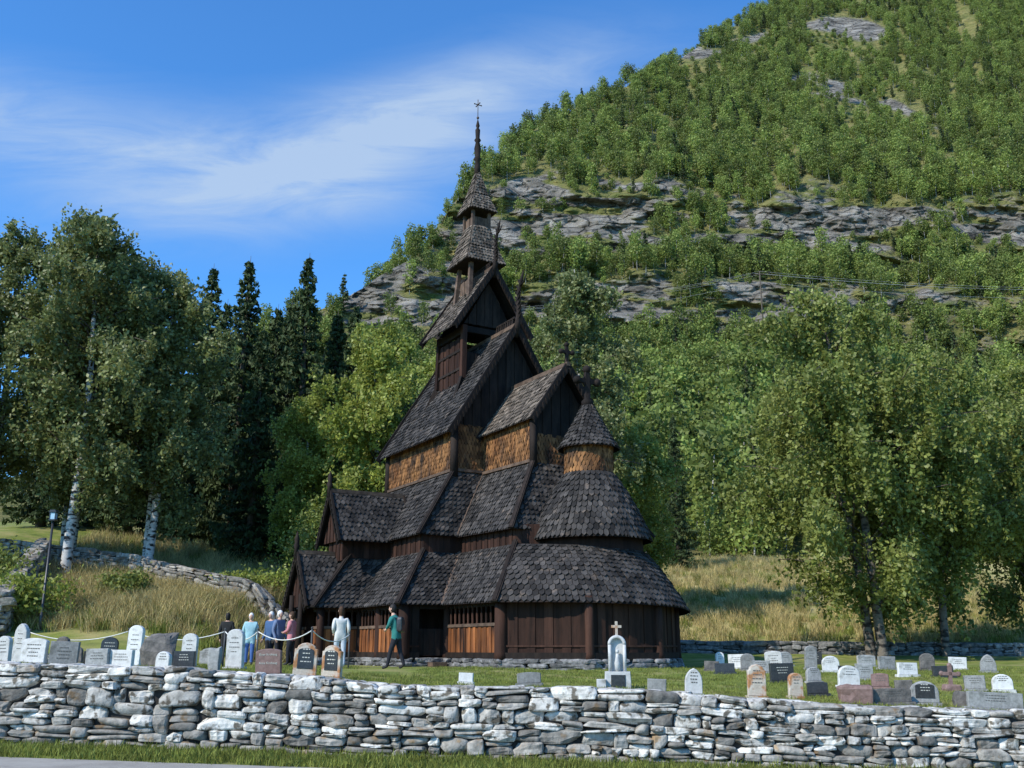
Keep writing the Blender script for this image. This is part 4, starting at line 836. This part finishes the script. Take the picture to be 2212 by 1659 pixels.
tc=N.new('ShaderNodeTexCoord'); sp=N.new('ShaderNodeSeparateXYZ'); Lk.new(tc.outputs['Generated'],sp.inputs[0])
def mth(op,a,b=None,c=None):
    n=N.new('ShaderNodeMath'); n.operation=op
    for i,v in enumerate((a,b,c)):
        if v is None: continue
        if isinstance(v,(int,float)): n.inputs[i].default_value=v
        else: Lk.new(v,n.inputs[i])
    return n.outputs[0]
ya=mth('MAXIMUM',sp.outputs[1],.05); q=mth('DIVIDE',sp.outputs[0],ya); e=mth('DIVIDE',sp.outputs[2],ya)
def gau(q0,e0,a,b,r):
    dq=mth('SUBTRACT',q,q0);de=mth('SUBTRACT',e,e0)
    xx=mth('ADD',mth('MULTIPLY',dq,math.cos(r)),mth('MULTIPLY',de,math.sin(r))); yy=mth('SUBTRACT',mth('MULTIPLY',de,math.cos(r)),mth('MULTIPLY',dq,math.sin(r)))
    s=mth('ADD',mth('POWER',mth('ABSOLUTE',mth('DIVIDE',xx,a)),2.0),mth('POWER',mth('ABSOLUTE',mth('DIVIDE',yy,b)),2.0))
    return mth('EXPONENT',mth('MULTIPLY',s,-1))
g=mth('ADD',mth('ADD',gau(-.54,.575,.26,.06,-.2),gau(-.27,.52,.22,.065,.15)),mth('ADD',mth('MULTIPLY',gau(-.13,.575,.20,.06,.4),1.0),mth('MULTIPLY',gau(-.02,.63,.2,.05,.25),.5)))
cx=N.new('ShaderNodeCombineXYZ'); Lk.new(q,cx.inputs[0]); Lk.new(e,cx.inputs[1])
mp=N.new('ShaderNodeMapping'); mp.inputs['Rotation'].default_value=(0,0,-.45); mp.inputs['Scale'].default_value=(3.5,13,1); Lk.new(cx.outputs[0],mp.inputs[0])
nz=N.new('ShaderNodeTexNoise'); nz.inputs['Scale'].default_value=1.4; nz.inputs['Detail'].default_value=11; nz.inputs['Roughness'].default_value=.62; nz.inputs['Distortion'].default_value=.7; Lk.new(mp.outputs[0],nz.inputs['Vector'])
f=mth('MULTIPLY',g,mth('MULTIPLY_ADD',nz.outputs['Fac'],1.7,-.25)); mr=N.new('ShaderNodeMapRange'); mr.interpolation_type='LINEAR'; mr.inputs[1].default_value=.02; mr.inputs[2].default_value=.97; mr.inputs[4].default_value=.80; Lk.new(f,mr.inputs[0])
cm=N.new('ShaderNodeMix'); cm.data_type='RGBA'; cm.inputs[7].default_value=(4.0,5.1,6.6,1); Lk.new(mr.outputs[0],cm.inputs[0]); Lk.new(tint.outputs[2],cm.inputs[6]); Lk.new(cm.outputs[2],bg.inputs[0])
cam=bpy.data.cameras.new('camera'); cam.sensor_width=36; cam.lens=34.2; cam.clip_end=5000; co=bpy.data.objects.new('camera',cam); scene.collection.objects.link(co)
co.location=(0,0,1.6); co.rotation_euler=(math.radians(90+15.2),0,0); scene.camera=co
scene.view_settings.view_transform='Standard'; scene.view_settings.look='None'; scene.view_settings.exposure=0
